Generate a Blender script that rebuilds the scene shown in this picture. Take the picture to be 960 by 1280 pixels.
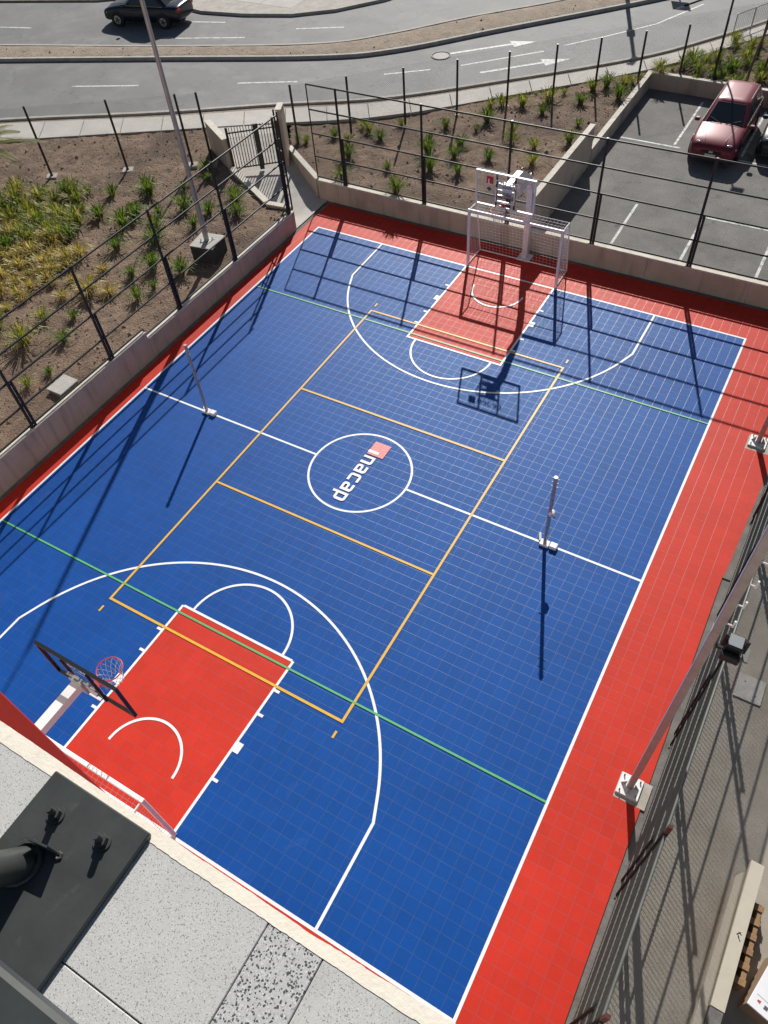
import bpy, math, random
import numpy as np
from mathutils import Vector, Matrix, noise
random.seed(7)
R = math.radians
SC = bpy.context.scene
COL = SC.collection
for o in list(bpy.data.objects):
    bpy.data.objects.remove(o)

# ------------------------------------------------------------------ camera
CAM = (7.7391, -10.4709, 14.3313)
YAW, PITCH, ROLL, FPX = -0.5975, 0.8903, -0.1001, 942.53
def cam_axes():
    cy, sy, cp, sp, cr, sr = math.cos(YAW), math.sin(YAW), math.cos(PITCH), math.sin(PITCH), math.cos(ROLL), math.sin(ROLL)
    f = Vector((sy*cp, cy*cp, -sp)); r = Vector((cy, -sy, 0)); u = r.cross(f)
    return cr*r + sr*u, -sr*r + cr*u, f
CR, CU, CF = cam_axes()
cam_data = bpy.data.cameras.new('camera'); cam = bpy.data.objects.new('camera', cam_data); COL.objects.link(cam)
M = Matrix((CR, CU, -CF)).transposed().to_4x4(); M.translation = Vector(CAM); cam.matrix_world = M
cam_data.sensor_fit = 'VERTICAL'; cam_data.sensor_height = 24.0; cam_data.lens = 24.0*FPX/1280.0
cam_data.clip_start = 0.05; cam_data.clip_end = 600
SC.camera = cam
def G(px, py, z=0.0):
    """point at height z seen at photo pixel (960x1280)"""
    d = CF + CR*((px-480)/FPX) - CU*((py-640)/FPX)
    t = (z - CAM[2])/d.z
    return Vector(CAM) + d*t

# ------------------------------------------------------------------ light
LIGHT = Vector((0.5246, -1.365, -1.0)).normalized()
SUN_EL = math.asin(-LIGHT.z)
world = bpy.data.worlds.new('World'); SC.world = world; world.use_nodes = True
wn = world.node_tree.nodes; wl = world.node_tree.links
sky = wn.new('ShaderNodeTexSky'); sky.sky_type = 'NISHITA'; sky.sun_disc = False
sky.sun_elevation = SUN_EL; sky.sun_rotation = math.atan2(-LIGHT.x, -LIGHT.y)
wl.new(sky.outputs[0], wn['Background'].inputs[0]); wn['Background'].inputs[1].default_value = 0.05
sun_data = bpy.data.lights.new('sun', 'SUN'); sun_data.energy = 5.0; sun_data.angle = R(0.5); sun_data.color = (1.0, 0.965, 0.905)
sun = bpy.data.objects.new('sun', sun_data); COL.objects.link(sun)
sun.rotation_euler = LIGHT.to_track_quat('-Z', 'Y').to_euler(); sun.location = (-20, 30, 30)
SC.view_settings.view_transform = 'Standard'; SC.view_settings.look = 'None'
SC.view_settings.exposure = 0.12; SC.view_settings.gamma = 1.0; SC.view_settings.use_curve_mapping = False

# ------------------------------------------------------------------ materials
def mat(name, col, rough=0.6, metal=0.0, var=0.0, scale=6.0, bump=0.0, bscale=None, spec=0.5, col2=None, detail=6.0, hue=None, bdist=0.02):
    m = bpy.data.materials.new(name); m.use_nodes = True
    n = m.node_tree.nodes; l = m.node_tree.links; b = n['Principled BSDF']
    b.inputs['Base Color'].default_value = (*col, 1); b.inputs['Roughness'].default_value = rough
    b.inputs['Metallic'].default_value = metal; b.inputs['Specular IOR Level'].default_value = spec
    if var or col2 or bump:
        tc = n.new('ShaderNodeTexCoord')
    if var or col2:
        t = n.new('ShaderNodeTexNoise'); t.inputs['Scale'].default_value = scale; t.inputs['Detail'].default_value = detail
        t.inputs['Roughness'].default_value = 0.65
        l.new(tc.outputs['Object'], t.inputs['Vector'])
        r = n.new('ShaderNodeValToRGB'); r.color_ramp.elements[0].position = 0.3; r.color_ramp.elements[1].position = 0.7
        c2 = col2 if col2 else tuple(min(1, c*(1+var)) for c in col)
        c1 = col if col2 else tuple(c*(1-var) for c in col)
        r.color_ramp.elements[0].color = (*c1, 1); r.color_ramp.elements[1].color = (*c2, 1)
        l.new(t.outputs['Fac'], r.inputs['Fac']); l.new(r.outputs['Color'], b.inputs['Base Color'])
    if bump:
        t2 = n.new('ShaderNodeTexNoise'); t2.inputs['Scale'].default_value = bscale or scale*4; t2.inputs['Detail'].default_value = 5
        l.new(tc.outputs['Object'], t2.inputs['Vector'])
        bp = n.new('ShaderNodeBump'); bp.inputs['Strength'].default_value = bump; bp.inputs['Distance'].default_value = bdist
        l.new(t2.outputs['Fac'], bp.inputs['Height']); l.new(bp.outputs['Normal'], b.inputs['Normal'])
    return m

def add_layer(m, col, scale, lo, hi, kind='NOISE', strength=1.0, detail=4.0):
    """blend a second colour over the base colour where a procedural mask is high"""
    n = m.node_tree.nodes; l = m.node_tree.links; b = n['Principled BSDF']
    tc = n.new('ShaderNodeTexCoord')
    if kind == 'NOISE':
        t = n.new('ShaderNodeTexNoise'); t.inputs['Scale'].default_value = scale; t.inputs['Detail'].default_value = detail
        out = t.outputs['Fac']
    else:
        t = n.new('ShaderNodeTexVoronoi'); t.inputs['Scale'].default_value = scale; out = t.outputs['Distance']
    if kind == 'NOISE':
        l.new(tc.outputs['Object'], t.inputs['Vector'])
    else:                                   # ragged, unequal chips
        dn = n.new('ShaderNodeTexNoise'); dn.inputs['Scale'].default_value = scale*1.1; dn.inputs['Detail'].default_value = 2; l.new(tc.outputs['Object'], dn.inputs['Vector'])
        sc_ = n.new('ShaderNodeVectorMath'); sc_.operation = 'SCALE'; sc_.inputs[3].default_value = 1.1/scale; l.new(dn.outputs['Color'], sc_.inputs[0])
        ad = n.new('ShaderNodeVectorMath'); ad.operation = 'ADD'; l.new(tc.outputs['Object'], ad.inputs[0]); l.new(sc_.outputs[0], ad.inputs[1]); l.new(ad.outputs[0], t.inputs['Vector'])
    mr = n.new('ShaderNodeMapRange'); mr.inputs[1].default_value = lo; mr.inputs[2].default_value = hi; mr.inputs[4].default_value = strength
    l.new(out, mr.inputs[0])
    mx = n.new('ShaderNodeMix'); mx.data_type = 'RGBA'
    src = b.inputs['Base Color']
    if src.is_linked:
        l.new(src.links[0].from_socket, mx.inputs[6])
    else:
        mx.inputs[6].default_value = src.default_value
    mx.inputs[7].default_value = (*col, 1)
    l.new(mr.outputs[0], mx.inputs[0]); l.new(mx.outputs[2], b.inputs['Base Color'])
    return m

def add_cracks(m, col, scale, width, strength=0.8):
    n = m.node_tree.nodes; l = m.node_tree.links; b = n['Principled BSDF']
    tc = n.new('ShaderNodeTexCoord'); t = n.new('ShaderNodeTexNoise'); t.inputs['Scale'].default_value = scale; t.inputs['Detail'].default_value = 7; t.inputs['Roughness'].default_value = 0.6
    l.new(tc.outputs['Object'], t.inputs['Vector'])
    sb = n.new('ShaderNodeMath'); sb.operation = 'SUBTRACT'; sb.inputs[1].default_value = 0.5; l.new(t.outputs['Fac'], sb.inputs[0])
    ab = n.new('ShaderNodeMath'); ab.operation = 'ABSOLUTE'; l.new(sb.outputs[0], ab.inputs[0])
    mr = n.new('ShaderNodeMapRange'); mr.inputs[1].default_value = 0.0; mr.inputs[2].default_value = width; mr.inputs[3].default_value = strength; mr.inputs[4].default_value = 0.0
    l.new(ab.outputs[0], mr.inputs[0])
    mx = n.new('ShaderNodeMix'); mx.data_type = 'RGBA'; l.new(b.inputs['Base Color'].links[0].from_socket, mx.inputs[6]); mx.inputs[7].default_value = (*col, 1)
    l.new(mr.outputs[0], mx.inputs[0]); l.new(mx.outputs[2], b.inputs['Base Color'])
def add_streaks(m, col, sx, sz, lo, hi, strength):
    n = m.node_tree.nodes; l = m.node_tree.links; b = n['Principled BSDF']
    g = n.new('ShaderNodeNewGeometry'); mp = n.new('ShaderNodeMapping'); mp.inputs['Scale'].default_value = (sx, sx, sz); l.new(g.outputs['Position'], mp.inputs['Vector'])
    t = n.new('ShaderNodeTexNoise'); t.inputs['Scale'].default_value = 1.0; t.inputs['Detail'].default_value = 6; l.new(mp.outputs[0], t.inputs['Vector'])
    mr = n.new('ShaderNodeMapRange'); mr.inputs[1].default_value = lo; mr.inputs[2].default_value = hi; mr.inputs[4].default_value = strength; l.new(t.outputs['Fac'], mr.inputs[0])
    mx = n.new('ShaderNodeMix'); mx.data_type = 'RGBA'; l.new(b.inputs['Base Color'].links[0].from_socket, mx.inputs[6]); mx.inputs[7].default_value = (*col, 1)
    l.new(mr.outputs[0], mx.inputs[0]); l.new(mx.outputs[2], b.inputs['Base Color'])
TILE = 0.2523
def tile_mat(name, col, rough=0.58, spec=0.30, tint=(1,1,1)):
    m = bpy.data.materials.new(name); m.use_nodes = True
    n = m.node_tree.nodes; l = m.node_tree.links; b = n['Principled BSDF']
    g = n.new('ShaderNodeNewGeometry')
    mp = n.new('ShaderNodeVectorMath'); mp.operation = 'SCALE'; mp.inputs[3].default_value = 1/TILE
    l.new(g.outputs['Position'], mp.inputs[0])
    fl = n.new('ShaderNodeVectorMath'); fl.operation = 'FLOOR'; l.new(mp.outputs[0], fl.inputs[0])
    wnz = n.new('ShaderNodeTexWhiteNoise'); wnz.noise_dimensions = '2D'; l.new(fl.outputs[0], wnz.inputs['Vector'])
    mr = n.new('ShaderNodeMapRange'); mr.inputs[3].default_value = 0.955; mr.inputs[4].default_value = 1.045
    l.new(wnz.outputs['Value'], mr.inputs[0])
    # broad uneven wear
    ns = n.new('ShaderNodeTexNoise'); ns.inputs['Scale'].default_value = 0.5; ns.inputs['Detail'].default_value = 7; ns.inputs['Roughness'].default_value = 0.7
    l.new(g.outputs['Position'], ns.inputs['Vector'])
    mr2 = n.new('ShaderNodeMapRange'); mr2.inputs[1].default_value = 0.3; mr2.inputs[2].default_value = 0.7; mr2.inputs[3].default_value = 0.9; mr2.inputs[4].default_value = 1.12
    l.new(ns.outputs['Fac'], mr2.inputs[0])
    mu = n.new('ShaderNodeMath'); mu.operation = 'MULTIPLY'; l.new(mr.outputs[0], mu.inputs[0]); l.new(mr2.outputs[0], mu.inputs[1])
    cm = n.new('ShaderNodeVectorMath'); cm.operation = 'SCALE'; cm.inputs[0].default_value = col; l.new(mu.outputs[0], cm.inputs[3])
    # dust specks
    vo = n.new('ShaderNodeTexNoise'); vo.inputs['Scale'].default_value = 9; vo.inputs['Detail'].default_value = 8; vo.inputs['Roughness'].default_value = 0.8
    l.new(g.outputs['Position'], vo.inputs['Vector'])
    mr3 = n.new('ShaderNodeMapRange'); mr3.inputs[1].default_value = 0.52; mr3.inputs[2].default_value = 0.85; mr3.inputs[4].default_value = 0.05
    l.new(vo.outputs['Fac'], mr3.inputs[0])
    mx = n.new('ShaderNodeMix'); mx.data_type = 'RGBA'; l.new(mr3.outputs[0], mx.inputs[0]); l.new(cm.outputs[0], mx.inputs[6])
    mx.inputs[7].default_value = (0.33, 0.32, 0.32, 1)
    sc = n.new('ShaderNodeTexNoise'); sc.inputs['Scale'].default_value = 1.3; sc.inputs['Detail'].default_value = 9; sc.inputs['Roughness'].default_value = 0.75; sc.inputs['Distortion'].default_value = 1.2
    l.new(g.outputs['Position'], sc.inputs['Vector'])
    mr4 = n.new('ShaderNodeMapRange'); mr4.inputs[1].default_value = 0.58; mr4.inputs[2].default_value = 0.80; mr4.inputs[4].default_value = 0.07
    l.new(sc.outputs['Fac'], mr4.inputs[0])
    mx2 = n.new('ShaderNodeMix'); mx2.data_type = 'RGBA'; l.new(mr4.outputs[0], mx2.inputs[0]); l.new(mx.outputs[2], mx2.inputs[6]); mx2.inputs[7].default_value = (0.36, 0.36, 0.36, 1)
    l.new(mx2.outputs[2], b.inputs['Base Color'])
    # moulded lattice of the plastic tile: fine relief
    w = n.new('ShaderNodeTexChecker'); w.inputs['Scale'].default_value = 1/TILE*20; l.new(g.outputs['Position'], w.inputs['Vector'])
    bp = n.new('ShaderNodeBump'); bp.inputs['Strength'].default_value = 0.10; bp.inputs['Distance'].default_value = 0.002
    l.new(w.outputs['Fac'], bp.inputs['Height']); l.new(bp.outputs['Normal'], b.inputs['Normal'])
    b.inputs['Roughness'].default_value = rough; b.inputs['Specular IOR Level'].default_value = spec; b.inputs['Specular Tint'].default_value = (*tint, 1)
    return m

MT = {}
MT['blue'] = tile_mat('blue_tile', (0.0032, 0.058, 0.285), tint=(0.45, 0.78, 1.0))
MT['red'] = tile_mat('red_tile', (0.53, 0.030, 0.016), tint=(1.0, 0.7, 0.65))
MT['blue_edge'] = tile_mat('blue_tile_edge', (0.006, 0.075, 0.31), 0.40, 0.62)
MT['red_edge'] = tile_mat('red_tile_edge', (0.55, 0.038, 0.022), 0.40, 0.62)
MT['seam'] = mat('tile_joint_dust', (0.065, 0.082, 0.13), 0.9, var=0.2, scale=3)
MT['white_line'] = mat('white_line_paint', (0.80, 0.82, 0.84), 0.5, var=0.06, scale=20)
add_layer(MT['white_line'], (0.42, 0.48, 0.60), 7, 0.58, 0.75, strength=0.4, detail=8.0)
MT['yellow_line'] = mat('yellow_line_paint', (0.70, 0.41, 0.035), 0.5, var=0.08, scale=12)
MT['green_line'] = mat('green_line_paint', (0.10, 0.42, 0.16), 0.5, var=0.08, scale=12)
MT['far_red'] = mat('logo_red', (0.60, 0.07, 0.07), 0.5, col2=(0.66, 0.26, 0.26), scale=26)
MT['concrete'] = mat('concrete', (0.40, 0.37, 0.33), 0.9, var=0.18, scale=2.5, bump=0.3, bscale=30)
MT['base'] = mat('base_concrete', (0.16, 0.15, 0.14), 0.95, var=0.3, scale=3, bump=0.4, bscale=25)
MT['shade_block'] = mat('shade_dark_concrete', (0.03, 0.03, 0.03), 0.9, var=0.25, scale=4, bump=0.3, bscale=30)  # plain concrete, near-black because the shade on its sides is painted in
MT['wall'] = add_layer(mat('painted_wall', (0.53, 0.44, 0.355), 0.85, var=0.08, scale=1.5, bump=0.25, bscale=22), (0.30, 0.24, 0.19), 0.9, 0.55, 0.75, strength=0.5)
MT['wall_top'] = mat('wall_top_concrete', (0.66, 0.61, 0.53), 0.9, var=0.15, scale=5, bump=0.3, bscale=40)
add_streaks(MT['wall'], (0.24, 0.19, 0.15), 4.5, 0.5, 0.52, 0.72, 0.5)
MT['soil'] = mat('garden_soil', (0.10, 0.066, 0.046), 0.95, col2=(0.29, 0.195, 0.135), scale=2.2, bump=1.0, bscale=16, detail=10, bdist=0.05)
add_layer(MT['soil'], (0.075, 0.048, 0.034), 0.55, 0.5, 0.68, strength=0.75, detail=8.0)
add_layer(MT['soil'], (0.38, 0.29, 0.21), 5.0, 0.60, 0.75, strength=0.6, detail=8.0)
MT['clod'] = mat('soil_clod', (0.15, 0.10, 0.075), 0.95, col2=(0.30, 0.22, 0.16), scale=3)
MT['dirt'] = mat('median_dirt', (0.24, 0.19, 0.145), 0.95, col2=(0.38, 0.31, 0.245), scale=2.0, bump=1.0, bscale=14, detail=10, bdist=0.06)
MT['road'] = mat('road_asphalt', (0.135, 0.135, 0.137), 0.75, col2=(0.20, 0.197, 0.195), scale=0.55, bump=0.25, bscale=60, detail=9)
add_layer(MT['road'], (0.095, 0.095, 0.095), 0.16, 0.55, 0.7, strength=0.6)
add_layer(MT['road'], (0.27, 0.265, 0.26), 0.9, 0.56, 0.75, strength=0.5, detail=9.0)
add_layer(MT['road'], (0.10, 0.10, 0.10), 2.6, 0.66, 0.72, strength=0.5, detail=3.0)
add_cracks(MT['road'], (0.07, 0.07, 0.07), 0.22, 0.004, 0.7)
MT['asphalt'] = mat('parking_asphalt', (0.115, 0.11, 0.103), 0.85, col2=(0.20, 0.19, 0.178), scale=0.9, bump=0.4, bscale=50, detail=10)
add_layer(MT['asphalt'], (0.25, 0.24, 0.225), 0.5, 0.58, 0.78, strength=0.7)
add_layer(MT['asphalt'], (0.045, 0.043, 0.04), 1.7, 0.64, 0.70, strength=0.6, detail=4.0)
add_cracks(MT['asphalt'], (0.04, 0.04, 0.04), 0.35, 0.003, 0.6)
MT['yard'] = mat('yard_concrete', (0.27, 0.238, 0.195), 0.9, col2=(0.41, 0.37, 0.315), scale=0.7, bump=0.25, bscale=40, detail=10)
add_layer(MT['yard'], (0.40, 0.38, 0.35), 14, 0.70, 0.78, strength=0.7)
MT['slab'] = mat('pavement_slab', (0.50, 0.47, 0.43), 0.9, var=0.13, scale=1.2, bump=0.3, bscale=30)
MT['kerb'] = mat('kerb_concrete', (0.42, 0.39, 0.35), 0.9, var=0.2, scale=3, bump=0.3, bscale=30)
MT['roadwhite'] = add_layer(mat('road_paint', (0.60, 0.60, 0.58), 0.7, var=0.1, scale=5), (0.20, 0.20, 0.20), 7, 0.50, 0.62, strength=0.8, detail=8.0)
MT['black_steel'] = mat('black_steel', (0.018, 0.020, 0.018), 0.45, var=0.2, scale=8)
MT['post_paint'] = mat('matt_black_paint', (0.016, 0.018, 0.016), 0.85, spec=0.15)
MT['grey_wire'] = mat('galvanised_wire', (0.085, 0.092, 0.084), 0.5, metal=0.0)
MT['dark_wire'] = mat('dark_wire', (0.10, 0.105, 0.10), 0.55, metal=0.4)
MT['green_steel'] = mat('grey_green_steel', (0.16, 0.172, 0.157), 0.5, metal=0.3, var=0.15, scale=6)
MT['galv'] = mat('galvanised_steel', (0.42, 0.41, 0.40), 0.42, metal=0.55, var=0.12, scale=7)
MT['red_brown'] = mat('red_brown_steel', (0.08, 0.02, 0.016), 0.7, var=0.3, scale=10)  # dark red-brown tone for the post tops and the stencil mark
MT['white'] = mat('white_paint', (0.80, 0.79, 0.80), 0.4, var=0.05, scale=6)
MT['net'] = mat('white_net', (0.72, 0.72, 0.73), 0.8)
MT['rim'] = mat('rim_red', (0.55, 0.05, 0.06), 0.4)
MT['black'] = mat('black_plastic', (0.012, 0.012, 0.013), 0.4)
MT['darkplate'] = mat('dark_steel_plate', (0.058, 0.064, 0.061), 0.42, metal=0.2, var=0.22, scale=9, bump=0.25, bscale=60, bdist=0.0006)
add_layer(MT['darkplate'], (0.16, 0.16, 0.155), 22, 0.66, 0.85, strength=0.5)
MT['terrazzo'] = mat('terrazzo_light', (0.52, 0.52, 0.50), 0.8, var=0.06, scale=12, bump=0.2, bscale=300, bdist=0.0012)
add_layer(MT['terrazzo'], (0.20, 0.195, 0.18), 380, 0.63, 0.68, strength=0.85, detail=0.6)
add_layer(MT['terrazzo'], (0.70, 0.69, 0.66), 330, 0.64, 0.69, strength=0.8, detail=0.6)
add_layer(MT['terrazzo'], (0.40, 0.39, 0.37), 5, 0.5, 0.75, strength=0.5, detail=6.0)
MT['terrazzo2'] = mat('terrazzo_dark_chips', (0.50, 0.50, 0.49), 0.75, var=0.06, scale=12, bump=0.2, bscale=300, bdist=0.0012)
add_layer(MT['terrazzo2'], (0.70, 0.70, 0.69), 190, 0.36, 0.26, 'VORONOI', 0.9)
add_layer(MT['terrazzo2'], (0.16, 0.16, 0.165), 260, 0.26, 0.20, 'VORONOI', 0.8)
add_layer(MT['terrazzo2'], (0.07, 0.07, 0.075), 165, 0.40, 0.35, 'VORONOI', 1.0)
add_layer(MT['terrazzo2'], (0.50, 0.50, 0.49), 75, 0.56, 0.61, strength=0.85, detail=2.0)
MT['cream'] = add_layer(mat('cream_paint', (0.80, 0.73, 0.62), 0.8, var=0.06, scale=14, bump=0.4, bscale=120, bdist=0.0025), (0.5, 0.45, 0.38), 40, 0.62, 0.75, strength=0.5)
MT['redfin'] = mat('red_facade', (0.60, 0.040, 0.025), 0.45, var=0.06, scale=3)
MT['facade'] = mat('facade_render', (0.50, 0.46, 0.40), 0.85, var=0.07, scale=2)
MT['beam'] = mat('cream_metal', (0.54, 0.49, 0.40), 0.45, var=0.05, scale=4)
MT['wood'] = mat('pallet_wood', (0.22, 0.125, 0.06), 0.85, col2=(0.36, 0.22, 0.11), scale=7, bump=0.3, bscale=30)
MT['carton'] = mat('white_carton', (0.80, 0.80, 0.83), 0.6, var=0.03, scale=4)
MT['cardboard'] = mat('brown_cardboard', (0.30, 0.20, 0.13), 0.8, var=0.1, scale=5)
MT['grey_print'] = mat('grey_print', (0.10, 0.10, 0.11), 0.7)
MT['red_print'] = mat('red_print', (0.45, 0.06, 0.05), 0.7)
MT['tyre'] = mat('tyre_rubber', (0.015, 0.015, 0.015), 0.8)
MT['alloy'] = mat('alloy_wheel', (0.45, 0.45, 0.46), 0.35, metal=0.8)
MT['carglass'] = mat('car_glass', (0.012, 0.016, 0.018), 0.06, spec=0.8)
MT['lamp'] = mat('lamp_glass', (0.62, 0.64, 0.66), 0.15, spec=0.8)
MT['tail'] = mat('tail_lamp', (0.35, 0.02, 0.02), 0.2)
MT['plate'] = mat('number_plate', (0.62, 0.62, 0.58), 0.5)
MT['chrome'] = mat('chrome', (0.6, 0.6, 0.6), 0.2, metal=1.0)
MT['carred'] = mat('metallic_red_paint', (0.17, 0.014, 0.030), 0.40, metal=0.1, spec=0.5)
MT['carblack'] = mat('black_car_paint', (0.006, 0.012, 0.026), 0.22, spec=0.5)
MT['carblue'] = mat('dark_blue_car_paint', (0.012, 0.018, 0.028), 0.4, metal=0.1, spec=0.5)
MT['taxi_roof'] = mat('orange_roof_paint', (0.55, 0.22, 0.02), 0.4)
MT['floodglass'] = mat('floodlight_glass', (0.30, 0.32, 0.33), 0.12, spec=0.8)
MT['bark'] = mat('palm_bark', (0.05, 0.04, 0.032), 0.9, col2=(0.14, 0.11, 0.085), scale=12, bump=0.8, bscale=20)
MT['brown_bark'] = mat('tree_bark', (0.10, 0.075, 0.055), 0.9, col2=(0.22, 0.17, 0.13), scale=9, bump=0.6, bscale=25)
MT['cover'] = mat('light_concrete_cover', (0.46, 0.44, 0.41), 0.85, var=0.12, scale=6)
for nm, c in {'leaf_green': (0.115, 0.195, 0.030), 'leaf_lime': (0.27, 0.30, 0.045), 'leaf_straw': (0.52, 0.41, 0.17), 'leaf_palm': (0.17, 0.18, 0.035)}.items():
    m = mat(nm, c, 0.55, var=0.35, scale=14, spec=0.3)
    b = m.node_tree.nodes['Principled BSDF']
    tr = m.node_tree.nodes.new('ShaderNodeBsdfTranslucent'); tr.inputs[0].default_value = (c[0]*1.6, c[1]*1.6, c[2]*1.2, 1)
    mx = m.node_tree.nodes.new('ShaderNodeMixShader'); mx.inputs[0].default_value = 0.35
    m.node_tree.links.new(b.outputs[0], mx.inputs[1]); m.node_tree.links.new(tr.outputs[0], mx.inputs[2])
    m.node_tree.links.new(mx.outputs[0], m.node_tree.nodes['Material Output'].inputs['Surface'])
    MT[nm] = m
def glass_mat():
    m = bpy.data.materials.new('clear_board_glass'); m.use_nodes = True
    n = m.node_tree.nodes; l = m.node_tree.links; n.remove(n['Principled BSDF'])
    t = n.new('ShaderNodeBsdfTransparent'); t.inputs[0].default_value = (0.97, 0.98, 0.975, 1)
    g = n.new('ShaderNodeBsdfGlossy'); g.inputs['Roughness'].default_value = 0.03
    mx = n.new('ShaderNodeMixShader'); mx.inputs[0].default_value = 0.04; l.new(t.outputs[0], mx.inputs[1]); l.new(g.outputs[0], mx.inputs[2])
    l.new(mx.outputs[0], n['Material Output'].inputs['Surface'])
    return m
MT['glass'] = glass_mat()

# ------------------------------------------------------------------ mesh helpers
class MB:
    def __init__(s): s.v = []; s.f = []; s.mi = []
    def add(s, vs, fs, m=0):
        k = len(s.v); s.v += [tuple(v) for v in vs]; s.f += [tuple(i+k for i in f) for f in fs]; s.mi += [m]*len(fs); return s
    def box(s, x0, x1, y0, y1, z0, z1, m=0):
        return s.add([(x0,y0,z0),(x1,y0,z0),(x1,y1,z0),(x0,y1,z0),(x0,y0,z1),(x1,y0,z1),(x1,y1,z1),(x0,y1,z1)],
                     [(3,2,1,0),(4,5,6,7),(0,1,5,4),(1,2,6,5),(2,3,7,6),(3,0,4,7)], m)
    def bbox(s, x0, x1, y0, y1, z0, z1, b=0.01, m=0):
        """box with chamfered edges"""
        vs = []
        for (z, ins) in ((z0, b), (z0+b, 0), (z1-b, 0), (z1, b)):
            e = ins
            X0, X1, Y0, Y1 = x0+e, x1-e, y0+e, y1-e
            c = b if ins == 0 else b*0.6
            vs += [(X0+c,Y0,z),(X1-c,Y0,z),(X1,Y0+c,z),(X1,Y1-c,z),(X1-c,Y1,z),(X0+c,Y1,z),(X0,Y1-c,z),(X0,Y0+c,z)]
        fs = [tuple(range(7,-1,-1)), tuple(range(24,32))]
        for k in range(3):
            for i in range(8):
                j = (i+1) % 8; fs.append((k*8+i, k*8+j, (k+1)*8+j, (k+1)*8+i))
        return s.add(vs, fs, m)
    def tube(s, p0, p1, r, n=8, r1=None, cap=True, m=0, ph=0.0):
        p0 = Vector(p0); p1 = Vector(p1); d = p1-p0
        if d.length < 1e-6: return s
        d.normalize(); a = d.orthogonal().normalized(); b = d.cross(a); r1 = r if r1 is None else r1
        vs = []
        for (p, rr) in ((p0, r), (p1, r1)):
            for i in range(n):
                t = 2*math.pi*i/n+ph; vs.append(p + a*(math.cos(t)*rr) + b*(math.sin(t)*rr))
        fs = [(i, (i+1) % n, n+(i+1) % n, n+i) for i in range(n)]
        if cap: fs += [tuple(range(n-1,-1,-1)), tuple(range(n, 2*n))]
        return s.add(vs, fs, m)
    def bar(s, p0, p1, w, h, up=(0,0,1), m=0):
        """rectangular bar, w across, h along 'up'"""
        p0 = Vector(p0); p1 = Vector(p1); d = (p1-p0).normalized(); u = Vector(up)
        sd = d.cross(u)
        if sd.length < 1e-4: u = Vector((1,0,0)); sd = d.cross(u)
        sd.normalize(); u = sd.cross(d).normalized()
        vs = []
        for p in (p0, p1):
            for (i, j) in ((-1,-1),(1,-1),(1,1),(-1,1)): vs.append(p + sd*(i*w/2) + u*(j*h/2))
        return s.add(vs, [(3,2,1,0),(4,5,6,7),(0,1,5,4),(1,2,6,5),(2,3,7,6),(3,0,4,7)], m)
    def path(s, pts, r, n=8, closed=False, m=0):
        pts = [Vector(p) for p in pts]; N = len(pts); vs = []; prev = None
        for i, p in enumerate(pts):
            a = pts[(i-1) % N] if (closed or i > 0) else p
            b = pts[(i+1) % N] if (closed or i < N-1) else p
            d = (b-a).normalized()
            if prev is None: x = d.orthogonal().normalized()
            else:
                x = prev - d*prev.dot(d)
                x = x.normalized() if x.length > 1e-6 else d.orthogonal().normalized()
            prev = x; y = d.cross(x)
            rr = r[i] if isinstance(r, (list, tuple)) else r
            vs += [p + x*(math.cos(2*math.pi*k/n)*rr) + y*(math.sin(2*math.pi*k/n)*rr) for k in range(n)]
        fs = []
        for i in range(N if closed else N-1):
            j = (i+1) % N
            for k in range(n):
                k2 = (k+1) % n; fs.append((i*n+k, i*n+k2, j*n+k2, j*n+k))
        if not closed: fs += [tuple(range(n-1,-1,-1)), tuple(range((N-1)*n, N*n))]
        return s.add(vs, fs, m)
    def prism(s, poly, z0, z1, m=0, zf=None):
        """poly (counter-clockwise) extruded; z1 may be a function of (x, y)"""
        n = len(poly); top = [(x, y, z1(x, y) if callable(z1) else z1) for x, y in poly]
        vs = [(x, y, z0) for x, y in poly] + top
        fs = [tuple(range(n-1,-1,-1)), tuple(range(n, 2*n))] + [(i, (i+1) % n, n+(i+1) % n, n+i) for i in range(n)]
        return s.add(vs, fs, m)
    def build(s, name, mats, parent=None, smooth=False, loc=None):
        me = bpy.data.meshes.new(name); me.from_pydata(s.v, [], s.f)
        mats = mats if isinstance(mats, (list, tuple)) else [mats]
        for mm in mats: me.materials.append(MT[mm] if isinstance(mm, str) else mm)
        if len(mats) > 1: me.polygons.foreach_set('material_index', s.mi)
        if smooth: me.polygons.foreach_set('use_smooth', [True]*len(me.polygons))
        me.update()
        o = bpy.data.objects.new(name, me); COL.objects.link(o)
        if parent: o.parent = parent
        if loc: o.location = loc
        return o
def smooth_angle(o, deg=35):
    me = o.data
    me.polygons.foreach_set('use_smooth', [True]*len(me.polygons))
    try: me.set_sharp_from_angle(angle=R(deg))
    except Exception: pass
    return o
def tag(o, label=None, cat=None, group=None, kind=None):
    if label: o['label'] = label
    if cat: o['category'] = cat
    if group: o['group'] = group
    if kind: o['kind'] = kind
    return o
def thing(name, label, cat, loc=(0,0,0), rz=0.0, group=None):
    o = bpy.data.objects.new(name, None); COL.objects.link(o); o.empty_display_size = 0.2
    o.location = loc; o.rotation_euler = (0, 0, rz)
    return tag(o, label, cat, group)
def struct(o): o['kind'] = 'structure'; return o
def copy_tree(o, parent=None):
    c = o.copy(); COL.objects.link(c); c.parent = parent
    for ch in list(o.children): copy_tree(ch, c)
    return c
def sheet(name, poly, z, matname, parent=None):
    b = MB(); b.add([(x, y, z) for x, y in poly], [tuple(range(len(poly)))])
    return b.build(name, matname, parent)
def inpoly(x, y, P):
    c = False; j = len(P)-1
    for i in range(len(P)):
        if (P[i][1] > y) != (P[j][1] > y) and x < (P[j][0]-P[i][0])*(y-P[i][1])/(P[j][1]-P[i][1])+P[i][0]: c = not c
        j = i
    return c
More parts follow.
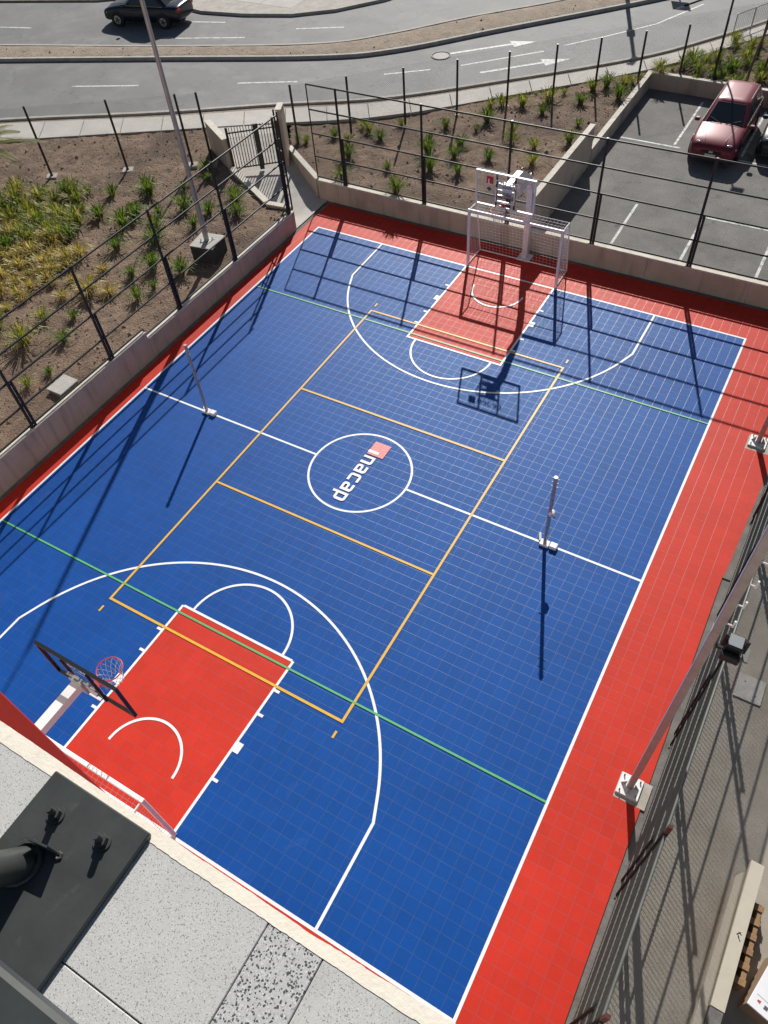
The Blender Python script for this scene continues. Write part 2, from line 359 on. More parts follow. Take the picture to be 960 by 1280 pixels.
def resample(pts, n):
    pts = [Vector((p[0], p[1])) for p in pts]
    # Catmull-Rom then equal spacing
    out = []
    for i in range(len(pts)-1):
        a = pts[max(i-1, 0)]; b = pts[i]; c = pts[i+1]; d = pts[min(i+2, len(pts)-1)]
        for k in range(20):
            t = k/20; out.append(0.5*((2*b)+(c-a)*t+(2*a-5*b+4*c-d)*t*t+(3*b-a-3*c+d)*t*t*t))
    out.append(pts[-1])
    L = [0]
    for i in range(1, len(out)): L.append(L[-1]+(out[i]-out[i-1]).length)
    res = []; k = 0
    for i in range(n):
        t = L[-1]*i/(n-1)
        while k < len(L)-2 and L[k+1] < t: k += 1
        u = (t-L[k])/max(1e-9, L[k+1]-L[k]); res.append(out[k].lerp(out[k+1], min(1, u)))
    return res
def ribbon(pts, w):
    """closed outline (ccw-ish quads) of a line of width w through pts"""
    pts = [Vector((p[0], p[1])) for p in pts]; Lf = []; Rt = []
    for i, p in enumerate(pts):
        a = pts[max(i-1, 0)]; b = pts[min(i+1, len(pts)-1)]; d = (b-a).normalized(); nrm = Vector((-d.y, d.x))
        if 0 < i < len(pts)-1:
            d1 = (p-a).normalized(); n1 = Vector((-d1.y, d1.x)); c = max(0.4, nrm.dot(n1))
        else: c = 1
        Lf.append(p+nrm*(w/2/c)); Rt.append(p-nrm*(w/2/c))
    return Lf, Rt
def ribbon_mesh(b, pts, w, z, m=0):
    Lf, Rt = ribbon(pts, w); n = len(Lf)
    b.add([(p.x, p.y, z) for p in Rt]+[(p.x, p.y, z) for p in Lf], [(i, i+1, n+i+1, n+i) for i in range(n-1)], m); return b

# ================================================================== SETTING
struct(sheet('ground', [(-250,-250),(250,-250),(250,250),(-250,250)], -0.14, 'dirt'))

# ---- court: concrete base, dusty bed, plastic tiles
cb = MB().box(-7.98, 9.16, -10.8, 11.03, -0.12, -0.03)
court = struct(cb.build('court_floor', 'base'))
bed = MB().box(-7.82, 8.825, -10.72, 10.85, -0.029, -0.0016)
bed.build('tile_bed', 'seam', court)
MB().box(8.8255, 9.03, .9, 10.85, -0.029, -0.0020).build('edge_mortar', 'base', court)
HW = TILE/2-0.0016
def tile_quads(b, cx, cy, m):
    e = HW; i = HW-0.0040
    # slightly different seating height for every tile
    dz = random.uniform(-0.0005, 0.0005)
    b.add([(cx-i,cy-i,dz),(cx+i,cy-i,dz),(cx+i,cy+i,dz),(cx-i,cy+i,dz),(cx-e,cy-e,dz-0.0005),(cx+e,cy-e,dz-0.0005),(cx+e,cy+e,dz-0.0005),(cx-e,cy+e,dz-0.0005)],
          [(0,1,2,3)], m)
    k = len(b.v)-8; b.f += [tuple(q+k for q in f) for f in ((4,5,1,0),(5,6,2,1),(6,7,3,2),(7,4,0,3))]; b.mi += [m+1]*4
IW, JL, IK, JK = 29, 37, 6, 16
cells = []
for i in range(-31, 36):
    for j in range(-42, 43):
        x = (i+.5)*TILE; y = (j+.5)*TILE
        if i >= 35: continue
        if i >= 33 and j in (-19, -18): continue
        if i >= 33 and j in (20, 21): continue
        blue = -IW <= i < IW and -JL <= j < JL and not (-IK <= i < IK and (j >= JL-JK or j < -JL+JK))
        d = Vector((x, y, 0))-Vector(CAM); zf = d.dot(CF)
        px = 480+FPX*d.dot(CR)/zf; py = 640-FPX*d.dot(CU)/zf
        vis = -20 < px < 980 and -20 < py < 1300 and (py < 905+0.66*px)
        cells.append((vis, 1/(zf*zf)*(-d.z/d.length) if vis else 0, x, y, blue))
cells.sort(key=lambda c: -c[1])
def one_tile(m):
    b = MB(); tile_quads(b, 0, 0, 0); b2 = b.build('tile', [m, m+'_edge'], None); me = b2.data; bpy.data.objects.remove(b2); return me
tmesh = {True: one_tile('blue'), False: one_tile('red')}
for c in cells[:300]:
    o = bpy.data.objects.new('tile', tmesh[c[4]]); COL.objects.link(o); o.parent = court; o.location = (c[2], c[3], 0)
fb = MB()
for j in range(4, 43):                      # narrow cut tiles that widen towards the far corner
    y = (j+.5)*TILE; xe = 8.832+max(0, y-.3)*.040
    xe = min(xe, 9.02)
    if xe-8.835 < .03 or j in (20, 21): continue
    hx = (xe-8.8335)/2; cx = 8.8335+hx; e = HW
    fb.add([(cx-hx,y-e,0),(cx+hx,y-e,0),(cx+hx,y+e,0),(cx-hx,y+e,0)], [(0,1,2,3)], 2)
for c in cells[300:]: tile_quads(fb, c[2], c[3], 0 if c[4] else 2)
tag(fb.build('tile_field', ['blue', 'blue_edge', 'red', 'red_edge'], court), kind='stuff')

# ---- painted court markings (each a thin sheet of its own height)
ZL = [0.0022]
def nextz(): ZL[0] += 0.0007; return ZL[0]
def line(name, pts, w, m, closed=False):
    b = MB(); z = nextz()
    if closed: pts = list(pts)+[pts[0], pts[1]]
    ribbon_mesh(b, pts, w, z); return b.build(name, m, court)
def arc(cx, cy, r, a0, a1, n=64, re=None):
    res = []
    for k in range(n+1):
        t = R(a0+(a1-a0)*k/n); rr = r
        if re is not None:
            rr = r+(re-r)*abs(2*k/n-1)**2
        res.append((cx+rr*math.cos(t), cy+rr*math.sin(t)))
    return res
W, L = IW*TILE, JL*TILE
KW, KY = IK*TILE, L-JK*TILE
LW = 0.056
def rect_line(name, x0, x1, y0, y1, w, m):
    b = MB(); z = nextz(); h = w/2
    for (a, c, d, e) in ((x0-h, x1+h, y0-h, y0+h), (x0-h, x1+h, y1-h, y1+h), (x0-h, x0+h, y0+h, y1-h), (x1-h, x1+h, y0+h, y1-h)):
        b.add([(a,d,z),(c,d,z),(c,e,z),(a,e,z)], [(0,1,2,3)])
    return b.build(name, m, court)
rect_line('boundary_line', -W, W, -L, L, LW, 'white_line')
b = MB(); z = nextz()
for sx in (-1, 1):
    ribbon_mesh(b, [(sx*1.332, 0), (sx*(W-LW/2), 0)], LW, z)
b.build('halfway_line', 'white_line', court)
cc = arc(0, 0, 1.332, 0, 360, 96); line('center_circle', cc, LW, 'white_line')
for s in (-1, 1):
    line('three_point_line', [(-4.70, s*(L-LW/2)), (-4.68, s*7.34)]+[(x, s*y) for x, y in arc(0, 8.5, 4.70, 195, 345, 80, re=4.80)][2:-2]+[(4.68, s*7.34), (4.70, s*(L-LW/2))], LW, 'white_line')
    b = MB(); z = nextz(); h = LW/2
    ya, yb = sorted((s*KY, s*(L-LW/2)))
    for (a, c, d, e) in ((-KW-h, -KW+h, ya-h, yb), (KW-h, KW+h, ya-h, yb), (-KW+h, KW-h, s*KY-h, s*KY+h)):
        b.add([(a,d,z),(c,d,z),(c,e,z),(a,e,z)], [(0,1,2,3)])
    for yy, hw, ln in ((6.03, .03, .12), (6.62, .03, .12), (7.39, .11, .13), (8.12, .03, .12)):
        for sx in (-1, 1):
            x0, x1 = sorted((sx*(KW+h), sx*(KW+h+ln))); b.add([(x0,s*yy-hw,z),(x1,s*yy-hw,z),(x1,s*yy+hw,z),(x0,s*yy+hw,z)], [(0,1,2,3)])
    b.build('key_outline', 'white_line', court)
    a0, a1 = (0, 180) if s < 0 else (180, 360)
    line('free_throw_arc', arc(0, s*(KY-LW/2), 1.222, a0, a1, 48), LW, 'white_line')
    line('no_charge_arc', arc(0, s*8.5, 0.83, a0, a1, 40), LW, 'white_line')
YA, YB, YC = 3.147, 5.946, 1.965
rect_line('volleyball_line', -YA, YA, -YB, YB, 0.057, 'yellow_line')
b = MB(); z = nextz()
for s in (-1, 1): ribbon_mesh(b, [(-YA+.03, s*YC), (YA-.03, s*YC)], 0.057, z)
for s in (-1, 1):
    for sx in (-1, 1): ribbon_mesh(b, [(sx*3.15, s*6.17), (sx*3.15, s*6.33)], 0.05, z)
b.build('attack_line', 'yellow_line', court)
for s in (-1, 1): line('handball_line', [(-W+LW/2, s*5.485), (W-LW/2, s*5.485)], 0.045, 'green_line')

# ---- lettering "inacap": stroke letters on a unit x-height grid (x right, y up)
def rr(x0, x1, y0, y1): return [(x0,y0),(x1,y0),(x1,y1),(x0,y1)]
T = 0.205
def letter_polys(ch):
    if ch == 'n': return [rr(0,T,0,1), rr(T,.55,1-T,1), [(.55,1-T),(.55,1),(.70,.96),(.80,.84),(.80,.55),(.56,.55),(.56,.70)], rr(.56,.80,0,.55)]
    if ch == 'a': return [rr(.08,.56,1-T,1), [(.56,1-T),(.56,1),(.70,.96),(.80,.84),(.80,.55),(.57,.55)], rr(.57,.80,0,.55), rr(.22,.57,0,.20), rr(.22,.57,.40,.58), [(.22,0),(.22,.2),(.20,.3),(.22,.40),(.22,.58),(.06,.52),(0,.40),(0,.18),(.06,.06)]]
    if ch == 'c': return [rr(.22,.76,0,T), rr(.22,.76,1-T,1), [(.22,0),(.22,T),(.22,1-T),(.22,1),(.08,.94),(0,.80),(0,.20),(.08,.06)]]
    if ch == 'p': return [rr(0,T,-.34,1), rr(T,.56,1-T,1), rr(T,.56,0,T), [(.56,0),(.70,.05),(.80,.20),(.80,.80),(.70,.95),(.56,1),(.56,1-T),(.57,.5),(.56,T)]]
def text_mesh(b, word, adv, place, flip=False):
    for k, ch in enumerate(word):
        for poly in letter_polys(ch):
            vs = [place(k*adv+x, y) for x, y in poly]
            f = tuple(range(len(vs)))
            b.add(vs, [f[::-1] if flip else f])
zt = nextz()+0.001
sq = MB(); sq.add([(-.16,.62,zt),(.31,.62,zt),(.31,1.10,zt),(-.16,1.10,zt)], [(0,1,2,3)]); sq.build('logo_square', 'far_red', court)
tb = MB(); zt2 = zt+0.0012
tb.add([(-.17,.69,zt2),(.13,.69,zt2),(.13,.775,zt2),(-.17,.775,zt2)], [(0,1,2,3)])
text_mesh(tb, 'nacap', 0.98, lambda x, y: (-.18+y*.33, .56-x*.345, zt2))
tb.build('logo_lettering', 'white_line', court)

# ---- concrete yard beside the court
yd = MB(); yd.add([(9.16,-40,-0.03),(60,-40,-0.03),(60,11.03,-0.03),(9.16,11.03,-0.03)], [(0,1,2,3)])
yd = yd.add([(9.16,-40,-0.03),(9.16,11.03,-0.03),(9.16,11.03,-0.12),(9.16,-40,-0.12)], [(0,1,2,3)])
struct(yd.build('concrete_yard', 'yard'))

# ---- walls
SW_NEAR = [(-34,1.5),(-28,5.2),(-21.97,8.61),(-16.41,11.75),(-12.5,14.0),(-8.52,16.24),(-4.5,19.9),(-.55,23.8),(1.6,26.7),(3.28,29.4),(6.2,35),(9,42)]
SW_FAR = [(-35,2.7),(-28.8,6.5),(-22.76,9.95),(-17.24,12.75),(-13.2,15.1),(-9.18,17.35),(-5.0,20.9),(-.9,24.8),(1.3,27.7),(3.0,30.5),(6.0,36),(8.6,43)]
KERB = [(-35.3,3.1),(-29.1,6.9),(-23.07,10.3),(-17.6,13.1),(-13.5,15.5),(-9.4,17.75),(-5.2,21.3),(-1.05,25.2),(1.1,28.1),(2.85,30.9),(5.8,36.3),(8.3,43)]
ZG, ZS, ZR, ZP = 0.62, 0.80, 0.70, 0.20
def wall_thing(name, label, boxes, cat='wall', capt=0.0):
    t = thing(name, label, cat, (boxes[0][0], boxes[0][2], boxes[0][4]))
    ox, oy, oz = t.location
    for bx in boxes:
        ax_ = 0 if bx[1]-bx[0] > bx[3]-bx[2] else 1; lo, hi = bx[2*ax_], bx[2*ax_+1]; np_ = max(1, round((hi-lo)/3.0))
        for q in range(np_):                # cast in panels with chamfered joints
            a, c = lo+(hi-lo)*q/np_+.001, lo+(hi-lo)*(q+1)/np_-.001
            c4 = [a, c, bx[2], bx[3]] if ax_ == 0 else [bx[0], bx[1], a, c]
            MB().bbox(c4[0]-ox, c4[1]-ox, c4[2]-oy, c4[3]-oy, bx[4]-oz, bx[5]-oz, 0.012).build('wall_panel', 'wall', t)
    return t
for (y0, y1) in ((-4.79,-4.283),(5.045,5.552)): MB().box(8.315, 8.9, y0, y1, -.0015, .0012).build('concrete_patch', 'concrete', court)
lw = wall_thing('retaining_wall', 'long beige retaining wall with a stepped top beneath the garden bed fence', [(-8.15,-7.98,-10.8,1.22,-.12,.86),(-8.15,-7.982,1.222,8.95,-.12,.62)])
ox, oy, oz = lw.location
for (y0, y1, zt_) in ((-10.8,1.22,.86),(1.222,8.95,.62)):
    MB().bbox(-8.16-ox, -7.972-ox, y0-oy+.002, y1-oy-.002, zt_-oz+.001, zt_-oz+.05, .01).build('wall_coping', 'wall_top', lw)
fw = wall_thing('retaining_wall', 'low beige retaining wall between the court and the planted bed and car park', [(-8.35,16,11.03,11.2,-.12,.66)])
ox, oy, oz = fw.location
MB().bbox(-8.36-ox, 16-ox, 11.02-oy, 11.21-oy, .661-oz, .71-oz, .01).build('wall_coping', 'wall_top', fw)
def slant_wall(name, label, p0, p1, th, z0, z1a, z1b, cap=True):
    t = thing(name, label, 'wall', (p0[0], p0[1], z0)); d = Vector((p1[0]-p0[0], p1[1]-p0[1])); Ln = d.length; t.rotation_euler = (0,0,math.atan2(d.y, d.x))
    b = MB(); h = th/2
    b.add([(0,-h,0),(Ln,-h,0),(Ln,h,0),(0,h,0),(0,-h,z1a-z0),(Ln,-h,z1b-z0),(Ln,h,z1b-z0),(0,h,z1a-z0)], [(3,2,1,0),(4,5,6,7),(0,1,5,4),(1,2,6,5),(2,3,7,6),(3,0,4,7)])
    b.build('wall_body', 'wall', t)
    if cap:
        b = MB(); e = h+.012
        A, B = z1a-z0+.002, z1b-z0+.002
        b.add([(-.01,-e,A),(Ln+.01,-e,B),(Ln+.01,e,B),(-.01,e,A),(-.01,-e,A+.045),(Ln+.01,-e,B+.045),(Ln+.01,e,B+.045),(-.01,e,A+.045)], [(3,2,1,0),(4,5,6,7),(0,1,5,4),(1,2,6,5),(2,3,7,6),(3,0,4,7)])
        b.build('wall_coping', 'wall_top', t)
    return t
slant_wall('parking_wall', 'tall beige wall beside the car park, ending in a step', (-.17,11.22), (-.17,16.75), .17, -.1, 1.66, 1.62)
slant_wall('parking_wall', 'lower beige wall between the grass bed and the parking bays', (-.16,16.76), (-.16,23.78), .17, -.1, .76, .78)
slant_wall('parking_wall', 'beige wall closing the car park behind the red car', (-.25,23.87), (16,23.45), .17, -.1, .78, .78)

# ---- walkway from the court up to the gate and the pavement
def zw(x, y):
    t = ((x+8.3)*(-.87)+(y-9.9)*.5)/5.6; return max(0.005, min(.76, .76*t*1.25))
pw = [(-8.0,8.96),(-8.0,11.02),(-8.4,11.12),(-10.55,12.5),(-12.1,14.3),(-14.9,12.75),(-13.6,11.62),(-11.85,10.5),(-9.2,9.02),(-8.45,9.1)]
b = MB(); n = 14
A = [(-8.0,11.0),(-8.6,11.2),(-10.55,12.5),(-11.3,13.4),(-12.1,14.3)]; Bq = [(-8.0,8.97),(-8.6,9.1),(-11.85,10.5),(-13.4,11.5),(-14.9,12.75)]
ra = resample(A, n); rb = resample(Bq, n); vs = []
for k in range(n):
    z = 0.0+.77*min(1, max(0, (k-1)/(n-4))); vs += [(ra[k].x, ra[k].y, z), (rb[k].x, rb[k].y, z)]
b.add(vs, [(2*k, 2*k+1, 2*k+3, 2*k+2) for k in range(n-1)]); struct(b.build('walkway', 'slab'))
slant_wall('walkway_wall', 'beige wall sloping along the walkway from the court corner', (-8.43,11.16), (-10.62,12.58), .18, -.1, .66, .80)
slant_wall('walkway_wall', 'low kerb wall along the walkway beside the gate', (-11.70,10.32), (-9.17,8.97), .2, .0, .80, .72)
slant_wall('walkway_wall', 'short end of the low kerb wall at the garden fence corner', (-9.1,8.93), (-8.18,9.06), .2, -.1, .70, .68)
slant_wall('gate_wall', 'pale wing wall running from the gate to the pavement', (-11.95,10.55), (-13.5,11.48), .22, .3, 1.72, 1.74)
slant_wall('gate_pier', 'tall pale gate pier beside the planted bed', (-10.42,11.98), (-10.66,12.5), .2, .3, 2.42, 2.42)

# ---- garden soil: rough height field
GL = [(-34,-12),(-8.12,-12),(-8.12,8.98),(-8.5,9.0),(-9.15,8.95),(-11.70,10.34),(-12.0,10.6),(-13.8,11.66),(-14.8,12.75),(-16.3,11.9),(-21.9,8.75),(-28,5.4),(-34,1.7)]
GR = [(-8.4,11.15),(-.2,11.15),(-.2,23.9),(16,23.5),(16,40),(8.6,42),(6.2,35.2),(3.25,29.6),(1.55,26.9),(-.6,24.0),(-4.6,20.05),(-8.6,16.4),(-11.9,14.5),(-10.6,12.6)]
def gz(x, y):
    v = Vector((x, y, 0))
    h = .05*noise.noise(v*.35)+.035*noise.noise(v*1.3+Vector((3,1,0)))+.028*noise.noise(v*3.7)+.02*noise.noise(v*8.1)
    base = ZG+.02
    if x < -9: base += .10*min(1, (-x-9)/7)
    if y > 12: base += .10*min(1, (y-12)/6)
    if -8.9 < x < -7.9 and y < 1.2: base += .17
    return base+h
def soil(name, poly, st):
    xs = [p[0] for p in poly]; ys = [p[1] for p in poly]; x0, y0 = min(xs), min(ys)
    nx = int((max(xs)-x0)/st)+1; ny = int((max(ys)-y0)/st)+1
    idx = {}; b = MB()
    def V(i, j):
        if (i, j) not in idx:
            x, y = x0+i*st, y0+j*st; idx[(i, j)] = len(b.v); b.v.append((x, y, gz(x, y)))
        return idx[(i, j)]
    for i in range(nx):
        for j in range(ny):
            if inpoly(x0+(i+.5)*st, y0+(j+.5)*st, poly):
                b.f.append((V(i,j), V(i+1,j), V(i+1,j+1), V(i,j+1))); b.mi.append(0)
    return struct(b.build(name, 'soil', smooth=True))
soil('garden_soil', GL, .13); soil('garden_soil', GR, .13)
# clods and pebbles lying on the soil: nobody could count them
cl = MB()
for (poly, n) in ((GL, 11000), (GR, 6500)):
    k = 0
    while k < n:
        if poly is GL: x, y = random.uniform(-22, -8.25), random.uniform(-6, 12.5)
        else: x, y = random.uniform(-12, 8), random.uniform(11.3, 30)
        if not inpoly(x, y, poly): k += .3; continue
        s = random.uniform(.010, .034)*(random.uniform(1.6, 3.2) if random.random() < .05 else 1); z = gz(x, y); a = random.uniform(0, 6.28)
        pts = []
        for q in range(4):
            t = a+q*1.571; rr_ = s*random.uniform(.7, 1.3); pts.append((x+rr_*math.cos(t), y+rr_*math.sin(t), z-.004))
        cl.add(pts+[(x+random.uniform(-.3,.3)*s, y+random.uniform(-.3,.3)*s, z+s*random.uniform(.6,1.1))], [(0,1,4),(1,2,4),(2,3,4),(3,0,4)]); k += 1
tag(cl.build('soil_clods', 'clod'), 'brown clods and pebbles scattered over the bare planting beds', 'clods', kind='stuff')

# ---- road, pavement, median, island
kr = resample(KERB, 60)
b = MB(); n = len(kr)
b.add([(p.x, p.y, ZR) for p in kr]+[(p.x-32, p.y+34, ZR) for p in kr], [(i, i+1, n+i+1, n+i) for i in range(n-1)])
road = struct(b.build('road', 'road'))
b = MB(); a_ = resample(SW_FAR, 60)
b.add([(p.x, p.y, ZR+.035) for p in a_]+[(p.x, p.y, ZR+.035) for p in kr], [(i, i+1, n+i+1, n+i) for i in range(n-1)])
# earth bank below the pavement, down to the ground sheet
verge = struct(b.build('verge', 'dirt'))
def strip_solid(name, pts, w, z0, z1, m, parent=None):
    Lf, Rt = ribbon(pts, w); b = MB(); n = len(Lf)
    vs = []
    for i in range(n): vs += [(Rt[i].x,Rt[i].y,z0),(Rt[i].x,Rt[i].y,z1),(Lf[i].x,Lf[i].y,z1),(Lf[i].x,Lf[i].y,z0)]
    fs = []
    for i in range(n-1):
        for k in range(3): fs.append((4*i+k, 4*(i+1)+k, 4*(i+1)+k+1, 4*i+k+1))
    fs += [(3,2,1,0), (4*n-4, 4*n-3, 4*n-2, 4*n-1)]
    b.add(vs, fs); return b.build(name, m, parent)
struct(strip_solid('kerb', kr, .16, ZR-.1, ZR+.11, 'kerb'))
NS = 36
sa = resample(SW_NEAR, NS+1); sb = resample(SW_FAR, NS+1)
swbase = MB(); swbase.add([(p.x, p.y, ZS-.05) for p in sa]+[(p.x, p.y, ZS-.05) for p in sb], [(i, i+1, NS+2+i, NS+1+i) for i in range(NS)])
sidewalk = struct(swbase.build('sidewalk', 'base'))
for i in range(NS):
    g = .010; a, c, d, e = sa[i], sa[i+1], sb[i+1], sb[i]
    a2, c2 = a.lerp(c, g), c.lerp(a, g); d2, e2 = d.lerp(e, g), e.lerp(d, g)
    dz = random.uniform(-.006, .006)
    MB().prism([(a2.x,a2.y),(c2.x,c2.y),(d2.x,d2.y),(e2.x,e2.y)], ZS-.12, ZS+dz).build('paving_slab', 'slab', sidewalk)
MED_N = [(-44,8.5),(-36,11.8),(-29.14,14.65),(-21.49,17.64),(-14.35,20.42),(-11.4,22.3),(-7.79,26.23),(-2.74,31.69),(2.5,38)]
MED_F = [(-46,9.6),(-37,13.3),(-30.72,15.9),(-22.5,18.7),(-15.3,21.6),(-12.6,23.8),(-9.9,26.99),(-5.95,31.2),(-1.2,38)]
mn = resample(MED_N, 90); mf = resample(MED_F, 90); b = MB(); vs = []; K = 7
for i in range(90):
    for k in range(K):
        p = mn[i].lerp(mf[i], k/(K-1)); h = .03*noise.noise(Vector((p.x*1.7, p.y*1.7, 0)))+(.05 if 0 < k < K-1 else 0)
        vs.append((p.x, p.y, ZR+.085+h))
b.add(vs, [(i*K+k, (i+1)*K+k, (i+1)*K+k+1, i*K+k+1) for i in range(89) for k in range(K-1)])
struct(b.build('median_strip', 'dirt', smooth=True))
struct(strip_solid('median_kerb', mn, .16, ZR-.05, ZR+.15, 'kerb')); struct(strip_solid('median_kerb', mf, .16, ZR-.05, ZR+.13, 'kerb'))
md = MB()
for k in range(1500):
    i = random.randrange(89); p = mn[i].lerp(mf[i], random.uniform(.12, .9)).lerp(mn[i+1], random.uniform(0, .4)); s = random.uniform(.012, .05)*(2 if random.random() < .03 else 1)
    a = random.uniform(0, 6.28); z = ZR+.10
    md.add([(p.x+s*math.cos(a+q*1.571), p.y+s*math.sin(a+q*1.571), z) for q in range(4)]+[(p.x, p.y, z+s*1.2)], [(0,1,4),(1,2,4),(2,3,4),(3,0,4)])
tag(md.build('median_stones', 'dirt'), 'pale stones and rubble lying on the dirt median', 'stones', kind='stuff')
ISL = [(-27.0,24.6),(-25.5,23.5),(-23.43,23.2),(-21,23.6),(-18.53,24.4),(-16.72,25.7),(-15.05,27.8),(-13.2,32),(-12,37),(-30,37),(-31,28)]
MBi = MB().prism(ISL, ZR-.05, ZR+.13); isl = struct(MBi.build('traffic_island', 'kerb'))
k = 0
for ix in range(-31, -12, 2):
    for iy in range(23, 37, 2):
        q = [(ix+.03, iy+.03), (ix+1.97, iy+.03), (ix+1.97, iy+1.97), (ix+.03, iy+1.97)]
        if all(inpoly(x, y, ISL) for x, y in q): MB().prism(q, ZR+.1, ZR+.136+random.uniform(-.003,.003)).build('paving_slab', 'slab', isl)
TL = [(-60,12),(-44,17.6),(-36,20.75),(-30.3,22.7),(-27.2,24.7),(-31,28.2),(-31,45),(-70,45)]
b = MB().prism(TL, ZR-.05, ZR+.09); struct(b.build('roadside_dirt', 'dirt'))
# road markings
def dash(p, q, w=.12): bb = MB(); ribbon_mesh(bb, [p, q], w, ZR+.004); bb.build('lane_dash', 'roadwhite', road)
for a, c in [((-23.48,13.77),(-20.53,14.98)),((-16.34,16.84),(-13.87,17.94)),((-10.65,19.95),(-8.97,21.11)),((-7.91,21.95),(-5.14,24.62)),((-30.6,10.9),(-27.7,12.1)),
             ((-23.12,19.81),(-19.23,21.29)),((-23.94,21.85),(-21.41,22.61)),((-17.43,23.09),(-15.25,24.06)),((-32.89,17.97),(-31.04,18.49))]: dash(a, c)
bb = MB(); ribbon_mesh(bb, [(-4.55,25.49),(-3.1,27.2),(-1.56,29.2),(-.24,32.3)], .1, ZR+.0045); bb.build('lane_line', 'roadwhite', road)
def arrow(p, q, q2):
    p, q, q2 = Vector(p), Vector(q), Vector(q2); d = (q2-p).normalized(); nn = Vector((-d.y, d.x))
    bb = MB(); ribbon_mesh(bb, [p, q], .17, ZR+.005)
    tri = [q-nn*.38-d*.05, q2, q+nn*.38-d*.05]; bb.add([(t.x, t.y, ZR+.006) for t in tri], [(0,1,2)]); bb.build('road_arrow', 'roadwhite', road)
arrow((-8.93,22.96),(-6.75,24.9),(-5.85,25.5)); arrow((-6.81,21.56),(-4.68,23.5),(-3.72,24.25))
# painted give-way bars further up the road
bb = MB()
for k in range(4):
    p = G(846+k*9, 11-k*3.2, ZR); d = Vector((.45, .89)); q = p.xy+d*1.3; ribbon_mesh(bb, [p.xy, q], .16, ZR+.0048)
bb.build('road_bars', 'roadwhite', road)
mh = thing('manhole_cover', 'round pale manhole cover set in the asphalt road', 'manhole cover', (-9.21, 22.58, ZR))
MB().tube((0,0,.004), (0,0,.018), .36, 28).build('cover_disc', 'cover', mh)
b = MB(); b.path([(.42*math.cos(t*.2094), .42*math.sin(t*.2094), .012) for t in range(30)], .025, 6, True); b.build('frame_ring', 'kerb', mh)

# ---- car park
pk = MB(); pk.add([(-.08,11.2,ZP),(16,11.2,ZP),(16,23.5,ZP),(-.08,23.82,ZP)], [(0,1,2,3)]); parking = struct(pk.build('parking_lot', 'asphalt'))
def pline(p, q, w=.09): bb = MB(); ribbon_mesh(bb, [p, q], w, ZP+.004); bb.build('bay_line', 'roadwhite', parking)
for x in (2.35, 4.60, 6.9, 9.2): pline((x, 11.4), (x, 14.8))
for x in (2.28, 4.72, 7.1): pline((x, 19.4), (x, 23.3))
pline((.25, 19.25), (2.55, 19.23)); pline((4.6, 19.1), (7.2, 19.05)); pline((4.62, 14.86), (9.5, 14.9))

# ================================================================== BUILDING LEDGE (where the camera stands)
ZB = 12.73
bd = thing('building', 'building edge with terrazzo ledge, cream lip and a red fin below', 'building', (4, -11, 0))
def bp_(b, name, m): b.v = [(x-4, y+11, z) for x, y, z in b.v]; return b.build(name, m, bd)
bp_(MB().box(-14, 9.4, -18, -10.82, -.1, ZB-.42), 'facade', 'facade')
bp_(MB().box(-14, 9.4, -18, -10.362, ZB-.41, ZB-.012), 'ledge_slab', 'facade')
# red fin standing out from the facade
bp_(MB().bbox(2.9, 3.3, -10.81, -9.83, 0.0, ZB-.45, .01), 'red_fin', 'redfin')
# cream lip with a ragged paint edge
b = MB(); N = 480; vs = []
for i in range(N+1):
    x = 5.0+3.6*i/N; w = .0016*noise.noise(Vector((x*14, 0, 0)))+.0014*noise.noise(Vector((x*90, 4, 0)))+.0009*noise.noise(Vector((x*190, 4, 0)))
    yo = float(np.interp(x, [5,6.6,7.05,7.4,7.7,8.6], [-10.332,-10.340,-10.348,-10.352,-10.345,-10.34]))+w; yi = -10.376+.0016*noise.noise(Vector((x*16, 7, 0)))+.0016*noise.noise(Vector((x*75, 9, 0)))+.001*noise.noise(Vector((x*170, 9, 0)))
    vs += [(x, yi, ZB+.0012), (x, yo, ZB-.001), (x, yo+.003, ZB-.05), (x, yo-.006, ZB-.40)]
b.add(vs, [(4*i+k, 4*i+4+k, 4*i+5+k, 4*i+1+k) for i in range(N) for k in range(3)]); lip = bp_(b, 'cream_lip', 'cream'); smooth_angle(lip, 60)
def slab_piece(x0, x1, y0, y1, m):
    g = .0012; bp_(MB().bbox(x0+g, x1-g, y0+g, y1-g, ZB-.02, ZB, .0015), 'terrazzo_slab', m)
for (x0, x1, m) in ((5.2,6.0,'terrazzo'),(6.0,6.46,'terrazzo'),(6.46,6.90,'terrazzo'),(6.90,7.314,'terrazzo'),(7.314,7.438,'terrazzo2'),(7.438,8.2,'terrazzo'),(8.2,8.6,'terrazzo')):
    if m == 'terrazzo2' or x0 > 7.4: slab_piece(x0, x1, -10.95, -10.372, m)
    else: slab_piece(x0, x1, -10.623, -10.372, m); slab_piece(x0, x1, -11.0, -10.623, m)
